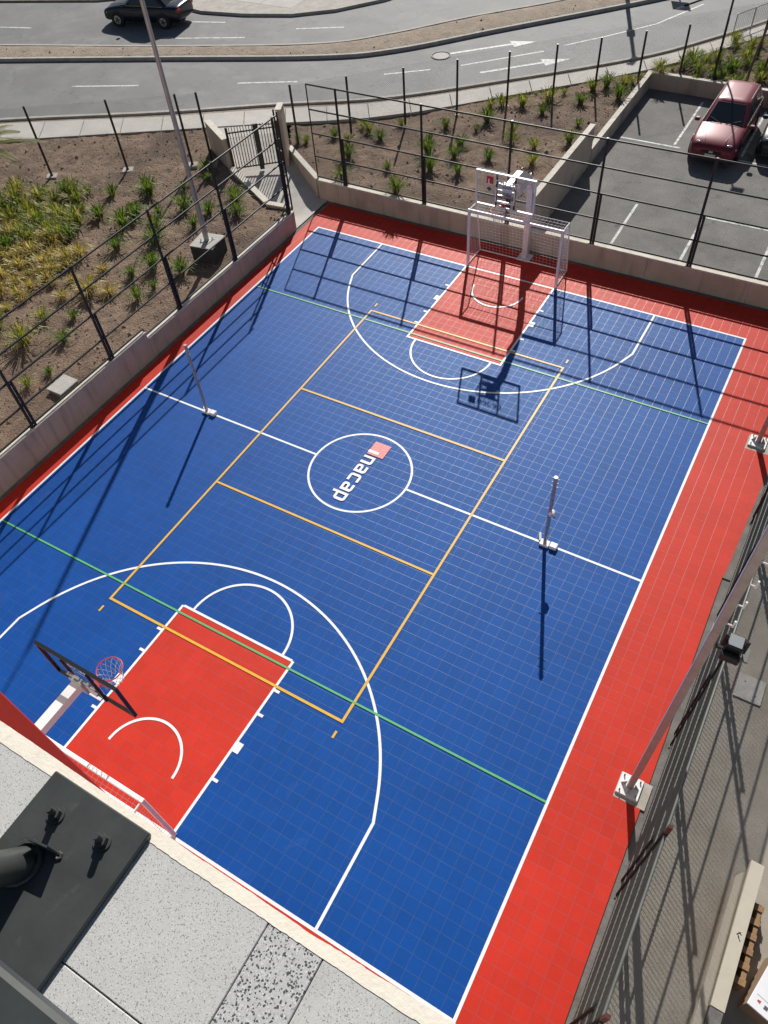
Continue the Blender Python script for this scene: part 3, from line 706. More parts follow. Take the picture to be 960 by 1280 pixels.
# steel base plate with bolts, gusset and leaning tube, and the rail above
rl = thing('railing_base', 'dark steel base plate bolted to the terrazzo ledge with a leaning tube', 'railing', (6.87, -10.52, ZB))
def rp(b, name, m, sm=False):
    b.v = [(x-6.87, y+10.52, z-ZB) for x, y, z in b.v]; o = b.build(name, m, rl); return smooth_angle(o, 40) if sm else o
ZT = ZB+.016
rp(MB().bbox(6.735, 7.008, -10.78, -10.362, ZB+.0008, ZT, .0025), 'base_plate', 'darkplate')
for (bx, by) in ((6.807, -10.431), (6.932, -10.423)):
    w = MB().tube((bx,by,ZT),(bx,by,ZT+.004), .0195, 24); wo = rp(w, 'washer', 'darkplate', True)
    rp(MB().tube((bx,by,ZT+.004),(bx,by,ZT+.018), .0140, 6), 'nut', 'darkplate')
    th = MB()
    for k in range(7): th.tube((bx,by,ZT+.015+k*.004),(bx,by,ZT+.019+k*.004), .0078, 12, .0074)
    rp(th, 'threaded_rod', 'darkplate', True)
# bead of a cut-off tack weld
rp(MB().path([(6.872+.006*math.cos(t), -10.488+.006*math.sin(t), ZT+.002) for t in (0,1,2,3,4,5)], .004, 6, True), 'tack_weld', 'darkplate', True)
ax = Vector((-.12, -.55, 1)).normalized(); p0 = Vector((6.815, -10.535, ZT-.004))
rp(MB().tube(p0, p0+ax*.95, .034, 28), 'leaning_tube', 'darkplate', True)
rp(MB().path([p0+Vector((.036*math.cos(t), .042*math.sin(t), .008)) for t in [k*.449 for k in range(14)]], .006, 6, True), 'weld_bead', 'darkplate', True)
gus = MB(); gus.prism([(6.815,-10.496),(6.868,-10.488),(6.868,-10.484),(6.815,-10.492)], ZT, ZT+.055); rp(gus, 'gusset', 'darkplate')
hr = tag(MB().bbox(-2.2, 2.2, -.11, 0, -.045, .0, .006).build('handrail', 'darkplate'), 'dark steel flat rail running above the base plate', 'railing')
hr.location = (6.2, -10.597, 13.40)

# ================================================================== FENCES
def wire_mesh(b, L, H, z0, pitch, r, y=0.0):
    """diamond mesh in the local xz plane, x 0..L, z z0..z0+H (two layers of slanting wires)"""
    n0 = int((L+H)/pitch)
    for k in range(1, n0):
        c = k*pitch
        x0, x1 = max(0, c-H), min(L, c)
        if x1-x0 > .01:
            b.tube((x0, y-r, z0+(c-x0)), (x1, y-r, z0+(c-x1)), r, 3, cap=False)
            b.tube((L-x0, y+r, z0+(c-x0)), (L-x1, y+r, z0+(c-x1)), r, 3, cap=False)
def fence(name, label, p0, p1, z0, posts, rails, top, stub=None, r=.042, rr_=.027, m='black_steel', wire='dark_wire', pitch=.085, wr=.0013, lean=0.0, zfun=None, double=.0, rungs=0, ext=None, foot=False, group=None, pm=None):
    pm = pm or m
    d = Vector((p1[0]-p0[0], p1[1]-p0[1])); Ln = d.length
    t = thing(name, label, 'fence', (p0[0], p0[1], z0)); t.rotation_euler = (lean, 0, math.atan2(d.y, d.x))
    if group: t['group'] = group
    for k, x in enumerate(posts):
        zb = zfun(x) if zfun else 0.0
        e = ext[k % len(ext)] if ext else 0.0
        tp = top(x) if callable(top) else top
        b = MB().tube((x, 0, zb), (x, 0, tp+.02), r, 8, r*.92); po = b.build('post', pm, t); smooth_angle(po, 50)
        MB().box(x-.06, x+.06, -.05, .05, zb+.002, zb+.014).build('foot_plate', m, po)
        if e: MB().bar((x, 0, tp+.03), (x, 0, tp+e), .06, .05).build('post_extension', 'red_brown', po)
        if stub:
            dx = double or .10
            b = MB().tube((x+dx, 0, zb), (x+dx, 0, stub), r*.95, 8)
            s = b.build('stub_post', pm, t); smooth_angle(s, 50)
            nr = rungs or 2
            for q in range(nr):
                zz = zb+.12+(stub-zb-.2)*q/max(1, nr-1); MB().bar((x, 0, zz), (x+dx, 0, zz), .03, .03).build('tie_bar', pm, s)
        if foot:
            f_ = MB().bbox(x-.2, x+.2, -.2, .2, zb-.25, zb+.0, .015); f_.build('footing', 'concrete', t)
    for z in rails:
        if isinstance(z, tuple): b = MB().tube((z[0], 0, z[1]), (z[2], 0, z[3]), rr_, 8)
        else: b = MB().tube((0, 0, z), (Ln, 0, z), rr_, 8)
        smooth_angle(b.build('rail', m, t), 50)
    if wire:
        b = MB(); hh = (top(0) if callable(top) else top)
        wire_mesh(b, Ln, hh-.05, .04, pitch, wr); tag(b.build('wire_mesh', wire, t), kind='stuff')
    return t
# far fence above the low wall (local x = world x)
f1 = fence('wire_fence', 'tall black tube fence on the low wall behind the far goal', (-8.36,11.1), (16,11.1), .712,
      [1.15, 4.33, 7.4, 10.31, 13.35, 16.4, 19.4], [.10, .84, 1.64, 2.44, 3.24], 3.26, stub=1.62, double=.085, rungs=2, pitch=.075, wr=.0012)
smooth_angle(MB().tube((0,0,.02),(0,0,3.24), .022, 8).build('end_post', 'black_steel', f1), 50)
# left fence above the retaining wall (local x = world y)
f2 = fence('wire_fence', 'tall black tube fence on the retaining wall beside the garden', (-8.06,-10.6), (-8.06,8.9), .66,
      [1.4, 4.4, 7.42, 10.42, 13.36, 16.2, 19.3], [(0,.33,11.82,.33), (11.82,.10,19.5,.10), .95, 1.75, 2.5, 3.22], 3.24, stub=1.75, double=.10, rungs=3, zfun=lambda x: .25 if x < 11.8 else .005, pitch=.075, wr=.0010)
smooth_angle(MB().path([(11.82,0,.33),(11.82,0,.10)], .018, 8).build('rail_step', 'black_steel', f2), 50)
# right fence along the yard, leaning a little towards the court
f3 = fence('wire_fence', 'grey-green mesh fence between the red border and the concrete yard', (8.905,-10.7), (9.12,10.9), -.02,
      [1.95, 4.35, 7.35, 10.35, 13.35, 16.35, 19.4], [.10, .48, 1.27, 2.05, 2.85, 3.59], 3.60, stub=2.55, double=.26, rungs=6, m='green_steel', wire='grey_wire', pitch=.085, wr=.0050, rr_=.021, ext=[.42,.30], pm='post_paint')
# boundary fence along the pavement, two runs either side of the gate
def post_positions(p0, p1, pts):
    d = Vector((p1[0]-p0[0], p1[1]-p0[1])).normalized(); return [max(0.03, (Vector(p)-Vector(p0)).dot(d)) for p in pts]
pA = [(-24.6,3.1),(-21.4,5.1),(-18.01,7.19),(-15.53,8.76),(-13.4,10.05),(-12.75,10.45)]
f4 = fence('boundary_fence', 'black post and wire boundary fence with concrete footings beside the bare soil', pA[0], pA[-1], ZG+.16,
      post_positions(pA[0], pA[-1], pA), [], 2.5, r=.046, wire='dark_wire', pitch=.075, wr=.0018, foot=True)
pB = [(-10.55,13.0),(-8.95,14.45),(-7.3,15.9),(-5.75,17.35),(-4.2,18.75),(-2.8,20.1),(-1.48,21.35),(-.17,22.7),(.96,24.2),(2.1,25.4),(3.4,26.7),(4.8,28)]
f5 = fence('boundary_fence', 'black post and wire boundary fence between the grass bed and the pavement', pB[0], pB[-1], ZG+.12,
      post_positions(pB[0], pB[-1], pB), [], lambda x: 2.15-.022*x, r=.046, wire='dark_wire', pitch=.075, wr=.0018)

# ---- gate
G1, G2 = Vector((-11.86,10.62)), Vector((-10.42,11.82)); gd = (G2-G1); gl = gd.length
gt = thing('gate', 'black steel bar gate across the walkway', 'gate', (G1.x, G1.y, .52), math.atan2(gd.y, gd.x))
for x in (0, gl*.56, gl):
    MB().bar((x,0,-.05), (x,0,1.62), .06, .17 if 0 < x < gl else .09, (1,0,0)).build('gate_post', 'black_steel', gt)
for z in (.12, 1.42): MB().bar((.03,0,z), (gl-.03,0,z), .035, .045).build('gate_rail', 'black_steel', gt)
for k in range(17):
    x = .1+(gl-.2)*k/16
    if abs(x-gl*.56) < .08: continue
    MB().tube((x,0,.08), (x,0,1.62), .017, 6, .014).build('gate_bar', 'black_steel', gt)
tl = thing('corner_post', 'tall black double post where the garden fence meets the gate', 'post', (-8.18, 9.12, .6))
for dx in (0, .2, .34): smooth_angle(MB().tube((-dx,.0+dx*.5,0), (-dx,dx*.5,3.3 if dx < .3 else 2.2), .03, 8).build('post_tube', 'black_steel', tl), 50)
for z in (.5, 1.2, 2.0): MB().bar((0,0,z), (-.34,.17,z), .03, .03).build('tie_bar', 'black_steel', tl)

# ================================================================== SPORTS EQUIPMENT
def hoop(label, loc, rz, dark, ybd):
    """local +y towards the court; board plane at y = ybd"""
    t = thing('basketball_hoop', label, 'basketball hoop', loc, rz)
    fm = 'black' if dark else 'white'
    MB().bbox(-.22,.22,-.22,.22, .003,.025,.005).build('base_plate', 'white', t)
    MB().bar((0,0,.02),(0,0,2.25), .17,.17, (0,1,0)).build('pole', 'white', t)
    b = MB()
    prof = [(0, 2.05), (.06, 2.45), (.28, 2.85), (1.05, 3.32), (ybd-.14, 3.32)]
    for w, sgn in ((.085, 1),):
        vs = []
        for i, (y, z) in enumerate(prof):
            h = .085
            a = Vector(prof[max(i-1,0)]); c = Vector(prof[min(i+1,len(prof)-1)]); d = (c-a).normalized(); nn = Vector((-d.y, d.x))
            for sx, sn in ((-1,-1),(1,-1),(1,1),(-1,1)): vs.append((sx*w, y+nn.x*h*sn, z+nn.y*h*sn))
        fs = [(3,2,1,0), tuple(range(len(prof)*4-4, len(prof)*4))]
        for i in range(len(prof)-1):
            for k in range(4): k2 = (k+1) % 4; fs.append((4*i+k, 4*i+k2, 4*i+4+k2, 4*i+4+k))
        b.add(vs, fs)
    arm = b.build('arm', 'white', t)
    MB().prism([(-.012,0),(.012,0),(.012,.01),(-.012,.01)], 0, .01).build('bolt', 'galv', arm, loc=(0, .9, 3.42))
    MB().box(-.006,.006, .08,.95, 2.62,2.9).build('stiffener', 'white', arm)
    zb, zt_ = 2.76, 3.77
    fr = MB(); X = .90; s = .036
    for (x0,x1,z0,z1) in ((-X,X,zt_-s,zt_),(-X,X,zb,zb+s),(-X,-X+s,zb+s,zt_-s),(X-s,X,zb+s,zt_-s)): fr.box(x0,x1,ybd-.03,ybd+.03,z0,z1)
    bf = fr.build('board_frame', fm, t)
    MB().box(-X+s,X-s, ybd-.006,ybd+.006, zb+s,zt_-s).build('board_glass', 'glass', t)
    for x in (-.28,.28): MB().box(x-.02,x+.02,ybd-.06,ybd-.012,zb+s,zt_-s).build('rear_upright', 'black', t)
    for z, mm in ((2.90,'white'),(3.08,'galv'),(3.24,'white'),(3.42,'galv')):
        MB().box(-.26,.26, ybd-.11,ybd-.065, z-.022,z+.022).build('rear_crossbar', mm, t)
    MB().box(-.14,.14, ybd-.16,ybd-.112, 3.12,3.46).build('mounting_plate', 'galv', t)
    tg = MB()
    for (x0,x1,z0,z1) in ((-.3,.3,3.32,3.355),(-.3,.3,2.93,2.965),(-.3,-.265,2.965,3.32),(.265,.3,2.965,3.32)): tg.add([(x1,ybd+.0085,z0),(x0,ybd+.0085,z0),(x0,ybd+.0085,z1),(x1,ybd+.0085,z1)], [(0,1,2,3)])
    tg.build('target_square', 'white', t)
    # printed name on the board: seen from the court it reads left to right (court-left = +x here)
    lg = MB(); yy = ybd+.009
    lg.add([(.58,yy,3.43),(.37,yy,3.43),(.37,yy,3.64),(.58,yy,3.64)], [(0,1,2,3)]); lg.build('logo_square', 'rim', t)
    lt = MB(); yy2 = ybd+.0105
    lt.add([(.53,yy2,3.43),(.49,yy2,3.43),(.49,yy2,3.56),(.53,yy2,3.56)], [(0,1,2,3)])
    text_mesh(lt, 'nacap', 1.0, lambda x, y: (.31-x*.148, yy2, 3.44+y*.135))
    lt.build('logo_lettering', 'white', t)
    ry, rz_ = ybd+.40, 2.93
    rim = MB().path([(.225*math.cos(a*.1745), ry+.225*math.sin(a*.1745), rz_) for a in range(36)], .011, 8, True).build('rim', 'rim', t); smooth_angle(rim, 60)
    MB().box(-.08,.08, ybd+.031,ybd+.19, rz_-.02,rz_+.015).build('rim_bracket', 'rim', t)
    nt = MB(); NN = 12; lev = [(0,.222),(.10,.19),(.2,.16),(.3,.135),(.40,.125)]
    for k in range(NN):
        for q in range(len(lev)-1):
            for dk in (-.5, .5):
                a0 = 2*math.pi*(k+(q % 2)*.5)/NN; a1 = a0+2*math.pi*dk/NN; (d0, r0), (d1, r1) = lev[q], lev[q+1]
                nt.tube((r0*math.cos(a0), ry+r0*math.sin(a0), rz_-d0), (r1*math.cos(a1), ry+r1*math.sin(a1), rz_-d1), .004, 4, cap=False)
    nt.build('hoop_net', 'net', t)
    return t
hoop('white basketball hoop with a white-framed clear backboard behind the far goal', (0.02, 10.55, 0.0), math.pi, False, 2.05)
hoop('white basketball hoop with a black-framed clear backboard beside the building', (0.06, -10.5, 0.0), 0.0, True, 2.14)

def goal(label, loc, rz):
    t = thing('goal', label, 'goal', loc, rz)   # local +y towards the court
    Wg, Hg, dt, db = 1.52, 1.96, .55, .93
    for sx in (-1, 1):
        MB().bbox(sx*Wg-.04, sx*Wg+.04, -.04,.04, .004,Hg,.008).build('front_post', 'white', t)
        MB().tube((sx*Wg,-.04,Hg-.04),(sx*Wg,-dt,Hg-.06), .02, 8).build('top_side_bar', 'white', t)
        MB().tube((sx*Wg,-dt,Hg-.06),(sx*Wg,-db,.03), .02, 8).build('rear_leg', 'white', t)
        MB().tube((sx*Wg,-.04,.03),(sx*Wg,-db,.03), .02, 8).build('base_side_bar', 'white', t)
    MB().bbox(-Wg+.041,Wg-.041, -.039,.039, Hg-.082,Hg-.002,.008).build('crossbar', 'white', t)
    MB().tube((-Wg,-db,.03),(Wg,-db,.03), .02, 8).build('rear_ground_bar', 'white', t)
    MB().tube((-Wg,-dt,Hg-.06),(Wg,-dt,Hg-.06), .012, 8).build('rear_top_bar', 'white', t)
    nt = MB(); r = .0034; st = .115
    A, B = Vector((0,-dt,Hg-.06)), Vector((0,-db,.03))
    nx = int(2*Wg/st); hh = (B-A).length; nz = int(hh/st)
    sag = lambda u, v: -.05*math.sin(math.pi*u)*math.sin(math.pi*v)
    def P(u, v): p = A.lerp(B, v); return Vector((-Wg+2*Wg*u, p.y+sag(u, v)-.01, p.z))
    for i in range(nx+1): nt.path([P(i/nx, k/8) for k in range(9)], r, 3)
    for k in range(nz+1): nt.path([P(i/14, k/nz) for i in range(15)], r, 3)
    def T_(u, v): return Vector((-Wg+2*Wg*u, -dt*v, Hg-.03-.03*v-.07*math.sin(math.pi*v)*(1-.3*math.sin(math.pi*u))))
    for i in range(nx+1): nt.path([T_(i/nx, k/5) for k in range(6)], r, 3)
    for k in range(6): nt.path([T_(i/14, k/5) for i in range(15)], r, 3)
    for sx in (-1, 1):
        for k in range(1, int(Hg/st)):
            z = k*st; yb = -db+(db-dt)*z/(Hg-.06); nt.tube((sx*Wg,-.03,z),(sx*Wg,yb,z), r, 3, cap=False)
        for k in range(1, 9):
            y = -k*st; zt_ = Hg-.06 if -y < dt else (db+y)/(db-dt)*(Hg-.06); nt.tube((sx*Wg,y,.03),(sx*Wg,y,max(.04,zt_)), r, 3, cap=False)
    nt.build('goal_net', 'net', t)
    return t
goal('white netted goal in front of the hoop by the car park', (0.02, 9.42, 0), math.pi)
goal('white netted goal tucked against the building beneath the ledge', (0.03, -9.29, 0), 0.0)

def net_post(label, loc, rz, crank):
    t = thing('net_post', label, 'post', loc, rz)
    h = 2.35
    smooth_angle(MB().tube((0,0,.05),(0,0,h), .042, 14).build('tube', 'galv', t), 50)
    MB().bbox(-.11,.11,-.09,.09,.004,.07,.01).build('foot', 'white', t)
    MB().bbox(.13,.30,-.08,.08,.004,.10,.012).build('ballast_block', 'white', t)
    MB().bar((-.12,.02,.05),(-.20,.20,.09), .05,.05).build('lever', 'white', t)
    for z in (h-.05, h-.17, h-.30): MB().tube((-.075,0,z),(.075,0,z), .008, 6).build('hook', 'galv', t)
    if crank:
        w = MB().tube((.05,-.05,1.18),(.05,.05,1.18), .075, 16); w.build('winch', 'white', t)
        MB().bar((.05,-.06,1.18),(.16,-.06,1.12), .02,.02).build('winch_handle', 'galv', t)
        MB().tube((-.09,0,1.30),(-.03,0,1.30), .012, 8).build('cleat', 'galv', t)
    return t
net_post('bare galvanised net post standing on the halfway line near the garden wall', (-4.99, .0, 0), 0.0, False)
net_post('galvanised net post with a winch on the halfway line near the red border', (5.03, -.02, 0), 0.0, True)

# ---- tall floodlight posts on the right border
def flood_post(label, loc, full):
    t = thing('floodlight_post', label, 'light post', loc)
    MB().bbox(-.21,.21,-.22,.22,-.028,.03,.01).build('concrete_pad', 'cover', t)
    bp = MB().bbox(-.205,.205,-.205,.205,.0305,.05,.004).build('base_plate', 'white', t)
    for sx in (-1, 1):
        for sy in (-1, 1):
            MB().tube((sx*.15,sy*.15,.05),(sx*.15,sy*.15,.10), .014, 8).build('bolt', 'black_steel', bp)
            b = MB(); b.add([(sx*.07,sy*.07,.051),(sx*.17,sy*.17,.051),(sx*.07,sy*.07,.24)], [(0,1,2),(2,1,0)])
    for a in range(4):
        c, s = math.cos(a*math.pi/2), math.sin(a*math.pi/2)
        b = MB(); b.add([(c*.075-s*.006,s*.075+c*.006,.051),(c*.17-s*.006,s*.17+c*.006,.051),(c*.075-s*.006,s*.075+c*.006,.22),(c*.075+s*.006,s*.075-c*.006,.051),(c*.17+s*.006,s*.17-c*.006,.051),(c*.075+s*.006,s*.075-c*.006,.22)], [(0,1,2),(5,4,3),(0,3,4,1),(1,4,5,2),(2,5,3,0)])
        b.build('gusset', 'galv', bp)
    H = 9.4
    MB().bbox(-.058,.058,-.058,.058,.051,H,.012).build('column', 'galv', t)
    MB().box(-.061,.061,-.061,.061,5.78,5.80).build('joint_band', 'galv', t)
    for k in range(5):
        z = 5.98+k*.44
        MB().tube((.058,.0,z),(.15,.0,z), .011, 8).build('climbing_rung', 'white', t)
        MB().tube((.14,0,z-.02),(.14,0,z+.11), .014, 8).build('rung_guard', 'white', t)
    if full:
        fl = MB().bbox(.15,.37,-.12,.10,5.50,5.72,.02).build('floodlight', 'black', t)
        MB().box(.175,.345,-.095,.075,5.721,5.727).build('floodlight_glass', 'floodglass', fl)
        MB().bbox(.14,.38,-.22,-.125,5.50,5.62,.015).build('driver_box', 'black', fl)
        for x in (.135, .385): MB().bar((x,-.03,5.55),(x,-.03,5.82), .02,.05).build('bracket', 'black', fl)
        MB().bar((.07,-.03,5.5),(.15,-.03,5.5), .05,.05).build('bracket_arm', 'black', fl)
        MB().bbox(.40,.48,-.10,.10,5.46,5.49,.004).build('reflector_plate', 'green_steel', fl)
    return t
flood_post('tall grey floodlight post with a black floodlight, beside the leaning mesh fence', (8.53, -4.50, 0), True)
flood_post('tall grey post on a white pad near the end of the green line', (8.56, 5.36, 0), False)

# ---- light pole in the garden on its concrete block
lp = thing('light_pole', 'tall grey light pole bolted to a shade-darkened concrete block in the garden', 'light pole', (-9.02, 5.55, .62))
MB().bbox(-.42,.42,-.42,.42,-.05,.53,.02).build('concrete_block', 'shade_block', lp).rotation_euler = (0,0,.16)  # block sides carry their shade in the colour
MB().bbox(-.43,.43,-.43,.43,.531,.56,.008).build('block_top', 'cover', lp).rotation_euler = (0,0,.16)
MB().bbox(-.17,.17,-.17,.17,.561,.58,.003).build('base_plate', 'galv', lp)
smooth_angle(MB().tube((0,0,.58),(0,0,9.2), .085, 18, .05).build('shaft', 'galv', lp), 50)
for sx in (-1,1):
    for sy in (-1,1): MB().tube((sx*.13,sy*.13,.58),(sx*.13,sy*.13,.64), .015, 8).build('bolt', 'black_steel', lp)
MB().bar((0,0,9.15),(.35,-1.2,9.35), .05,.05).build('lamp_arm', 'galv', lp)
MB().bbox(.22,.52,-1.75,-1.15,9.30,9.42,.03).build('lamp_head', 'galv', lp)
jb = thing('junction_box', 'small grey concrete junction box on the soil behind the retaining wall', 'box', (-8.52, -1.62, .72))
MB().bbox(-.26,.26,-.32,.32,0,.20,.012).build('box_body', 'base', jb); MB().bbox(-.28,.28,-.34,.34,.201,.24,.01).build('box_lid', 'cover', jb)

# ---- lamp pole and young tree behind the car park wall
l2 = thing('light_pole', 'slim dark light pole behind the wall of the car park', 'light pole', (2.32, 24.05, .75))
smooth_angle(MB().tube((0,0,0),(0,0,4.6), .045, 12, .035).build('shaft', 'black_steel', l2), 50)
MB().tube((0,0,0),(0,0,.08), .1, 12).build('base_collar', 'black_steel', l2)
MB().bbox(-.10,.32,-.2,.2,4.6,4.68,.02).build('lamp_head', 'black_steel', l2)
tr = thing('young_tree', 'thin leaning bare tree trunk with a stake behind the car park wall', 'tree', (3.55, 24.35, .72))
smooth_angle(MB().path([(0,0,0),(.02,.05,.5),(.06,.22,1.2),(.2,.35,2.1),(.32,.4,2.9)], [.06,.05,.042,.035,.02], 8).build('trunk', 'brown_bark', tr), 60)
smooth_angle(MB().path([(.2,.35,2.1),(.05,.5,2.6),(-.05,.55,3.1)], [.024,.018,.01], 6).build('branch', 'brown_bark', tr), 60)
MB().tube((.45,.9,0),(.45,.9,1.9), .03, 8).build('stake', 'black_steel', tr)

# ---- barrier by the pavement
br = thing('pedestrian_barrier', 'grey bar barrier standing at the edge of the pavement', 'barrier', (2.0, 28.2, ZS), math.atan2(2.9, 1.5))
for x in (0, 1.15, 2.3): MB().tube((x,0,0),(x,0,1.0), .022, 8).build('upright', 'galv', br)
for z in (.15, .98): MB().tube((0,0,z),(2.3,0,z), .02, 8).build('rail', 'galv', br)
for k in range(17):
    x = .1+k*.125
    MB().tube((x,0,.15),(x,0,.98), .007, 6).build('infill_bar', 'galv', br)
# ---- street lamp and sign beyond the top of the frame; only their shadows fall in view
sl = thing('street_lamp', 'tall street lamp post across the road', 'street lamp', (-4.35, 33.2, ZR+.1))
smooth_angle(MB().tube((0,0,0),(0,0,6.0), .11, 14, .08).build('shaft', 'galv', sl), 50)
MB().bbox(-.16,.16,-.12,.12,3.6,4.1,.02).build('control_box', 'galv', sl)
MB().bbox(-.15,.15,-.7,.1,6.0,6.1,.02).build('lamp_head', 'galv', sl)

rs = thing('road_sign', 'rectangular road sign on a post across the road', 'sign', (-2.75, 35.9, ZR+.1))
MB().tube((0,0,0),(0,0,3.3), .04, 10).build('sign_post', 'galv', rs)
MB().bbox(-.42,.42,-.065,-.041,2.55,3.3,.004).build('sign_panel', 'galv', rs)
# ---- things lying in the yard
cv = thing('drain_cover', 'square pale concrete drain cover in the yard', 'drain cover', (9.98, -1.50, -.03), -.0)
MB().bbox(-.26,.26,-.28,.28,.002,.03,.006).build('cover_slab', 'cover', cv)
for x, y in ((-.12,.12),(.12,-.12)): MB().tube((x,y,.03),(x,y,.034), .018, 8).build('lifting_eye', 'base', cv)
bm = thing('metal_beam', 'long cream folded metal beam lying across the pallet', 'beam', (10.64, -4.95, .44), R(-1.2))
b = MB()
b.prism([(-.005,-2.35),(.20,-2.35),(.20,0),(-.005,0)], 0, .16); b.build('box_section', 'beam', bm)
b = MB(); b.prism([(-.145,-2.75),(-.008,-2.75),(-.008,-.20),(-.07,-.23),(-.145,-.33)], -.10, .05); b.build('side_channel', 'beam', bm)
MB().prism([(.0,-2.75),(.19,-2.75),(.19,-2.353),(.0,-2.353)], .0, .15).build('end_cap', 'base', bm)
def chip(b, pts, z): b.add([(x, y, z) for x, y in pts], [tuple(range(len(pts)))])
b = MB()
for (x0,y0,x1,y1) in ((.07,-1.22,.13,-1.16),(.09,-1.17,.145,-1.20),(.10,-1.24,.15,-1.30),(.08,-1.20,.12,-1.25)): ribbon_mesh(b, [(x0,y0),(x1,y1)], .014, .1612)
b.build('stencil_mark', 'red_brown', bm)
pl = thing('pallet', 'rough wooden pallet under the cream beam', 'pallet', (10.42, -6.15, -.03))
for k in range(6): MB().bbox(.13,.62,-.62+k*.235,-.62+k*.235+.10,.115,.137,.004).build('top_board', 'wood', pl)
for x in (.14,.33,.53): MB().bbox(x,x+.08,-.62,.655,.02,.114,.004).build('bearer', 'wood', pl)
for k in range(3): MB().bbox(.13,.62,-.62+k*.58,-.62+k*.58+.10,.0,.0195,.003).build('bottom_board', 'wood', pl)
pl2 = copy_tree(pl); pl2.location = (10.44, -6.10, .115); pl2['label'] = 'wooden pallet stacked on top of the rough pallet'
pl3 = copy_tree(pl); pl3.location = (10.40, -6.16, .262); pl3['label'] = 'topmost wooden pallet, the beam rests on it'
bx = thing('carton', 'white printed carton with brown sides beside the pallets', 'carton', (11.62, -6.66, -.03), R(-14))
MB().bbox(-.45,.45,-.45,.45,0,.50,.006).build('box_body', 'cardboard', bx)
MB().bbox(-.455,.455,-.455,.455,.501,.535,.006).build('box_lid', 'carton', bx)
b = MB()
for k, ln in enumerate((.05,.02,.06,.03,.04)): ribbon_mesh(b, [(-.28+k*.012,.02-k*.06),(-.26+k*.012,.02-k*.06-ln)], .012, .5362)
ribbon_mesh(b, [(-.40,-.24),(-.10,-.25)], .006, .5362)
b.build('printed_text', 'grey_print', bx)
b = MB(); b.add([(-.36,-.33,.5363),(-.31,-.34,.5363),(-.31,-.29,.5363),(-.36,-.30,.5363)], [(0,1,2,3)]); b.build('red_symbol', 'red_print', bx)
b = MB(); b.add([(-.25,-.36,.5363),(-.19,-.36,.5363),(-.19,-.30,.5363),(-.25,-.30,.5363)], [(0,1,2,3)]); b.build('grey_symbol', 'grey_print', bx)

